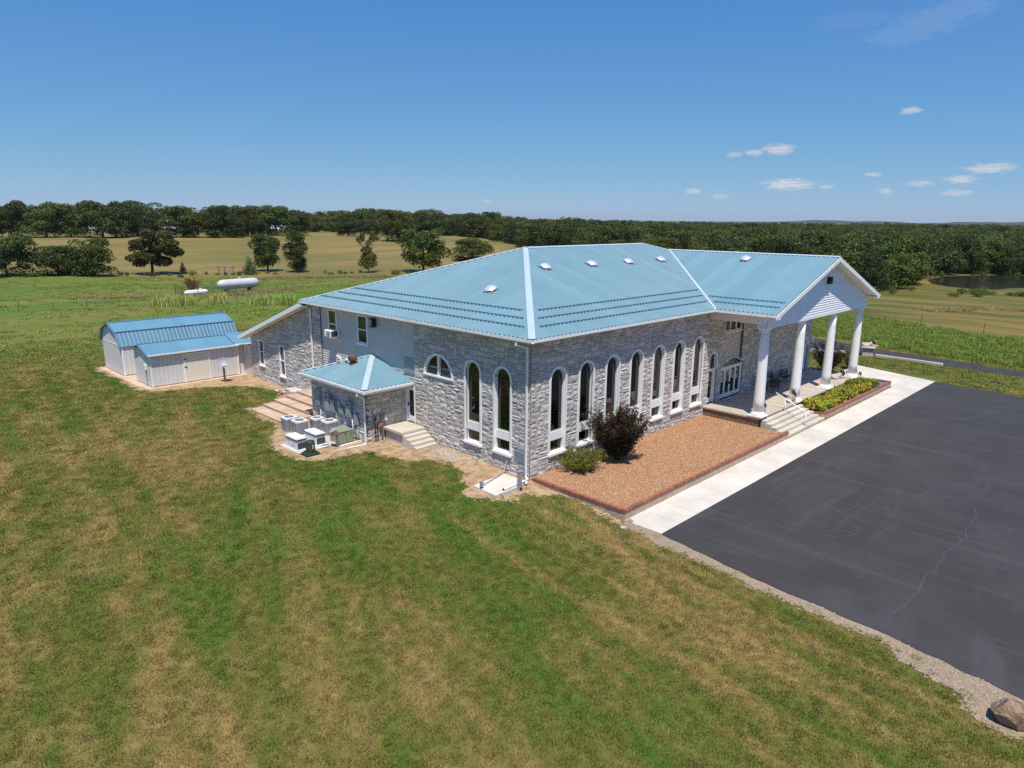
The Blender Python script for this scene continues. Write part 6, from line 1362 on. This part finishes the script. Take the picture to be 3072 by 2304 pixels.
for row, yy in ((0, -4.45), (1, -5.05)):
    for q_, x in enumerate(np.arange(23.25+.4*row, 34.0, .92)):
        t = thing('golden_shrub', 'yellow green shrub in the %s row of the planter, %s from the steps' % (('back', 'front')[row], ORD[q_]), 'shrub', (x+rng.uniform(-.15, .15), yy+rng.uniform(-.08, .08), -.14), rng.uniform(0, 6), 'golden shrubs in the planter'); sc = rng.uniform(.92, 1.2); t.scale = (sc, sc, sc*rng.uniform(.9, 1.2)*(1.15 if row == 0 else .9)); obj('foliage', gm[k % 3], t); MB().tube([(0, 0, -.02), (0, 0, .2)], .03, 5).build('stem', MT['bark'], t); k += 1
dk = thing('plum_shrub', 'large dark purple shrub at the right end of the porch', 'shrub', (38.6, .1, -.5)); c, T, ph = spray(60, 1.6, 3.0, .75, 23, 120, .14); obj('foliage', leaves_at('foliage', c, .07, LM['plum'], 8), dk); mb = MB()
for p in ph[:30]: mb.tube([tuple(q) for q in p], [.03, .025, .02, .014, .01, .005], 5)
mb.build('stems', MT['bark'], dk)
bw = thing('brown_conifer', 'browned conifer shrub right of the purple shrub', 'shrub', (41.8, -.6, -.5)); c, T, ph = spray(40, 1.0, 1.9, .5, 33, 90, .10); obj('foliage', leaves_at('foliage', c, .06, LM['brown'], 9, .3), bw); mb = MB()
for p in ph[:20]: mb.tube([tuple(q) for q in p], [.02, .017, .014, .01, .008, .004], 5)
mb.build('stems', MT['bark'], bw)
ws = thing('weeping_shrub', 'small dark red weeping shrub behind the pipe pen', 'shrub', (22.2, 99.4, .1)); c, T, ph = spray(40, 1.2, 2.2, 1.0, 43, 60, .15, .3); obj('foliage', leaves_at('foliage', c, .1, LM['rusty'], 10), ws); MB().tube([(0, 0, -.1), (0, 0, 1.2)], .07, 6).build('stem', MT['bark'], ws)
# ------------------------------------------------------------------ grasses
def blades(n, rad, hmin, hmax, wid, lean, seed, segs=1, foot=None):
    r = np.random.default_rng(seed); a = r.uniform(0, 6.283, n); q = rad*np.sqrt(r.random(n)); x, y = q*np.cos(a), q*np.sin(a)
    if foot: x, y = x*foot[0], y*foot[1]
    h = r.uniform(hmin, hmax, n); la = r.uniform(0, 6.283, n); le = lean*h*r.uniform(.3, 1.2, n); wa = r.uniform(0, 6.283, n); wx, wy = np.cos(wa)*wid/2, np.sin(wa)*wid/2; z = np.zeros(n)
    if segs == 1:
        v = np.stack([np.stack([x-wx, y-wy, z-.005], 1), np.stack([x+wx, y+wy, z-.005], 1), np.stack([x+np.cos(la)*le, y+np.sin(la)*le, h], 1)], 1).reshape(-1, 3); return v, np.arange(3*n).reshape(n, 3)
    mx, my = x+np.cos(la)*le*.35, y+np.sin(la)*le*.35
    v = np.stack([np.stack([x-wx, y-wy, z-.02], 1), np.stack([x+wx, y+wy, z-.02], 1), np.stack([mx-wx*.8, my-wy*.8, h*.7], 1), np.stack([mx+wx*.8, my+wy*.8, h*.7], 1), np.stack([x+np.cos(la)*le*1.2, y+np.sin(la)*le*1.2, h*(1-.12*lean)], 1)], 1).reshape(-1, 3)
    k = 5*np.arange(n)[:, None]; f = np.concatenate([k+np.array([0, 1, 3]), k+np.array([0, 3, 2]), k+np.array([2, 3, 4])]); return v, f
def in_view(P, mu=1.1):
    d = P[:, :2]-np.array(CAM[:2]); b = np.degrees(np.arctan2(d[:, 0], d[:, 1])); dd = np.hypot(d[:, 0], d[:, 1]); return (np.abs(b-45.4) < 37.5+mu+np.where(dd < 40, 12, 0))
def wob(P, w): return P+np.stack([vnoise(P, 1.3, 1)+.5*vnoise(P, 4.1, 2), vnoise(P, 1.3, 3)+.5*vnoise(P, 4.1, 4)], 1)*w
HARD = [[(-.05, -.05), (34.2, -.05), (34.2, 30.2), (-.05, 30.2)], [(-.05, -7.8), (44, -7.8), (44, .2), (-.05, .2)], [(16, -4.2), (44.2, -4.2), (44.2, -.4), (16, -.4)], LOT, ROAD, [(-7.8, 29.4), (3, 29.4), (3, 42), (-7.8, 42)], [(-4.7, 15), (0, 15), (0, 21.2), (-4.7, 21.2)], [(48.9, -.2), (51.4, -.2), (51.4, 1.4), (48.9, 1.4)]]
P = []
for lo, hi, sp in ((6, 26, .21), (26, 42, .29), (42, 66, .42), (66, 84, .6)):
    g = np.mgrid[-32:70:sp, -32:72:sp].reshape(2, -1).T; g = g+rng.uniform(-.5, .5, g.shape)*sp; d = np.hypot(g[:, 0]-CAM[0], g[:, 1]-CAM[1]); P.append(np.concatenate([g, np.full((len(g), 1), sp)], 1)[(d >= lo) & (d < hi) & in_view(g)])
P = np.concatenate(P); g = P[:, :2]; jt = rng.normal(size=g.shape)*.2; bad = in_poly(wob(g, .55)+jt, SOIL_SIDE) | in_poly(wob(g, .35)+jt*1.3, SOIL_LOT)
for h in HARD: bad |= in_poly(g, h)
P = P[~bad]; g = P[:, :2]; sc = np.stack([P[:, 2]/.24, P[:, 2]/.24, .75+.5*rng.random(len(P))*np.clip(P[:, 2]/.24, 1, 1.6)], 1)
def edge_dist(P, poly):
    d = np.full(len(P), 1e9)
    for (xa, ya), (xb, yb) in zip(poly, poly[1:]):
        ab = np.array([xb-xa, yb-ya]); t = np.clip(((P-np.array([xa, ya]))@ab)/max(ab@ab, 1e-9), 0, 1); q = np.array([xa, ya])+t[:, None]*ab; d = np.minimum(d, np.hypot(*(P-q).T))
    return d
edge = np.clip(np.exp(-(edge_dist(wob(g, .55), SOIL_SIDE[:50])/.75)**2)+.35*np.exp(-(edge_dist(g, SOIL_LOT[:16])/.6)**2), 0, 1)*np.clip(vnoise(g, .7, 9)*1.6+.75, 0, 1)
lg_ = scatter('lawn_grass', np.stack([g[:, 0], g[:, 1], G(g[:, 0], g[:, 1])], 1), rng.uniform(0, 6.283, len(P)), sc, [], 'short mown grass with straw coloured patches around the hall', 'grass')
tn = lawn_tint(g); tn += (np.array([.036, .108, .010])-tn)*edge[:, None]*.75; at_ = lg_.data.attributes.new('tint', 'FLOAT_VECTOR', 'POINT'); at_.data.foreach_set('vector', tn.astype(np.float32).ravel())
v, f = blades(72, .20, .03, .085, .017, .75, 1); tu = obj('tuft', mesh_np('tuft', v, f, MT['blade']), lg_, (-6, -2, gz(-6, -2))); print('lawn', len(P))
def add_proto(o, p):
    ng = o.modifiers[0].node_group; jn = [n for n in ng.nodes if n.bl_idname == 'GeometryNodeJoinGeometry'][0]; oi = ng.nodes.new('GeometryNodeObjectInfo'); oi.transform_space = 'ORIGINAL'; oi.inputs['Object'].default_value = p; oi.inputs['As Instance'].default_value = True; ng.links.new(oi.outputs['Geometry'], jn.inputs[0])
add_proto(lg_, tu)
def field(name, poly, sp, label, cat, m, hmin, hmax, n, rad, wid, lean, seed, dens=None, smin=.6, smax=1.3):
    q = np.array(poly); g = np.mgrid[q[:, 0].min():q[:, 0].max():sp, q[:, 1].min():q[:, 1].max():sp].reshape(2, -1).T; g = g+rng.uniform(-.6, .6, g.shape)*sp; ok = in_poly(wob(g*.4, 1.2)/.4, poly) & in_view(g, 2)
    for h in HARD: ok &= ~in_poly(g, h)
    if dens: ok &= (vnoise(g, dens, seed)+.5 > rng.random(len(g))*.9)
    g = g[ok]; s = rng.uniform(smin, smax, len(g)); o = scatter(name, np.stack([g[:, 0], g[:, 1], G(g[:, 0], g[:, 1])], 1), rng.uniform(0, 6.283, len(g)), np.stack([s, s, s*rng.uniform(.8, 1.2, len(g))], 1), [], label, cat)
    if m == MT['blade']: at_ = o.data.attributes.new('tint', 'FLOAT_VECTOR', 'POINT'); at_.data.foreach_set('vector', lawn_tint(g).astype(np.float32).ravel())
    v, f = blades(n, rad, hmin, hmax, wid, lean, seed, 2); add_proto(o, obj('tuft', mesh_np('tuft', v, f, m), o, (g[0][0], g[0][1], gz(*g[0])))); return o
MEADOW = [(58.2,10.5),(57.3,4.4),(55.4,-1),(54.5,-6),(53.2,-12.5),(53,-24),(72,-24),(72.5,-9),(74,-1),(80.5,11),(78,19),(70,24),(62,20)]
field('meadow_grass', MEADOW, .42, 'tall lush green meadow grass beyond the drive', 'grass', LM['meadow'], .14, .42, 40, .42, .04, .75, 61)
field('field_grass', [(-30, 47), (48, 47), (60, 120), (30, 142), (-30, 165)], 1.15, 'uneven green pasture grass behind the sheds', 'grass', MT['blade'], .05, .13, 46, .62, .05, .9, 62, .12)
field('weedy_grass', [(-24, 44), (30, 50), (44, 78), (-24, 92)], 3.4, 'scattered taller green weeds in the pasture', 'weeds', LM['meadow'], .12, .32, 26, .45, .03, .8, 63, .16, .4, 1.0)
for i, (poly, lab) in enumerate(([[(2.5, 101.5), (5, 98.6), (14, 92.6), (17.5, 93.0), (13, 95.6), (7, 100)], 'strip of dry brown weeds in the green pasture'], [[(17, 93), (29, 91.5), (39, 97), (44, 101), (38, 102.5), (28, 97.4), (18, 98.3)], 'dry golden grass around the propane tank and pen'],
        [[(40, 122), (62, 112), (88, 92), (90, 95), (64, 117), (44, 127)], 'dry golden strip below the hay field trees'], [[(96, 6), (112, 1), (126, -14), (129, -12), (114, 4), (98, 10)], 'ribbon of pale dry grass in the right pasture'])):
    field('dry_grass', poly, .55, lab, 'dry grass', LM['dry'], .12, .38, 30, .5, .04, .8, 70+i)
for lab, x, y, fx, fy, n in (('wide clump of tall pale reed grass farthest left in the pasture', 12.2, 79.8, 2.9, 1.4, 520), ('small yellow green clump of reed grass below the propane tank', 18.0, 79.1, 1.2, .9, 200), ('long clump of tall reed grass near the corner of the hall roof', 24.2, 75.2, 3.4, 1.5, 620)):
    t = thing('reed_clump', lab, 'grass clump', (x, y, gz(x, y)), R(-15), 'reed grass clumps'); v, f = blades(n, 1, 1.0, 2.0, .07, .55, int(x), 2, (fx, fy)); obj('blades', mesh_np('blades', v, f, LM['reed']), t)
g = np.stack([rng.uniform(-26, 0, 130), rng.uniform(-20, 40, 130)], 1); g = g[in_view(g) & ~in_poly(g, SOIL_SIDE) & ~in_poly(g, SOIL_LOT) & ~in_poly(g, LOT)]; sc_ = rng.uniform(.5, 1.3, len(g))
wd_ = scatter('lawn_weeds', np.stack([g[:, 0], g[:, 1], G(g[:, 0], g[:, 1])], 1), rng.uniform(0, 6.283, len(g)), np.stack([sc_]*3, 1), [], 'scattered pale green weed tufts in the mown lawn', 'weeds'); v, f = blades(30, .10, .05, .11, .014, 1.0, 91, 2); add_proto(wd_, obj('tuft', mesh_np('tuft', v, f, LM['meadow']), wd_, (g[0][0], g[0][1], gz(*g[0]))))
# pebbles on the bed and loose white stone by the side steps
peb = pebble_mat('pebbles', [(.17, .075, .035), (.40, .21, .10), (.50, .32, .18), (.31, .14, .065), (.60, .46, .31)])
n = 26000; g = np.stack([rng.uniform(.3, 16.7, n), rng.uniform(-5.58, -.06, n)], 1); s = rng.uniform(.6, 1.5, n); o = scatter('gravel', np.stack([g[:, 0], g[:, 1], np.full(n, -.012)], 1), rng.uniform(0, 6.28, n), np.stack([s, s*.8, s*.6], 1), [], 'loose orange pebbles covering the raised bed', 'gravel'); add_proto(o, obj('pebble', rockmesh('pebble', .027, peb, 5, 1, .2, .8), o, (8, -3, 0)))
wpb = pebble_mat('white_pebbles', [(.34, .30, .25), (.50, .47, .43), (.42, .38, .33)]); n = 420; q = rng.normal(size=(n, 2)); g = np.stack([-.75+q[:, 0]*.35+.0*q[:, 1], 5.2+q[:, 1]*1.1], 1); g = g[(g[:, 0] < -.05) & (g[:, 1] < 6.6)]; s = rng.uniform(.6, 1.6, len(g)); o = scatter('white_gravel', np.stack([g[:, 0], g[:, 1], G(g[:, 0], g[:, 1])+.02], 1), rng.uniform(0, 6.28, len(g)), np.stack([s, s, s], 1), [], 'loose white stones spilled beside the side steps', 'gravel'); add_proto(o, obj('pebble', rockmesh('pebble', .035, wpb, 6, 1, .3, .8), o, (-.7, 5, gz(-.7, 5))))
vpb = pebble_mat('verge_pebbles', [(.18, .14, .10), (.36, .31, .25), (.27, .20, .13), (.48, .44, .38)]); n = 7000; g = np.stack([rng.uniform(-4.2, .2, n), rng.uniform(-24, -6, n)], 1); g = g[in_poly(wob(g, .35), SOIL_LOT) & ~in_poly(g, LOT)]; s = rng.uniform(.5, 1.7, len(g)); o = scatter('verge_gravel', np.stack([g[:, 0], g[:, 1], G(g[:, 0], g[:, 1])+.02], 1), rng.uniform(0, 6.28, len(g)), np.stack([s, s, s*.7], 1), [], 'loose crushed stone along the broken asphalt edge', 'gravel'); add_proto(o, obj('pebble', rockmesh('pebble', .02, vpb, 7, 1, .3, .8), o, (-1, -9, gz(-1, -9))))
# ------------------------------------------------------------------ summer haze
def haze():
    m = bpy.data.materials.new('haze'); m.use_nodes = True; nt = m.node_tree; nt.nodes.clear()
    v = nd(nt, 'ShaderNodeVolumePrincipled', Color=(.78, .86, .97, 1), Density=.00005, Anisotropy=.2); nt.links.new(v.outputs[0], nd(nt, 'ShaderNodeOutputMaterial').inputs['Volume'])
    tag(MB().box(-9500, 9500, -9500, 9500, -40, 62).build('haze', m), 'thin bluish summer haze over the fields and far wood', 'haze', kind='stuff')
haze()
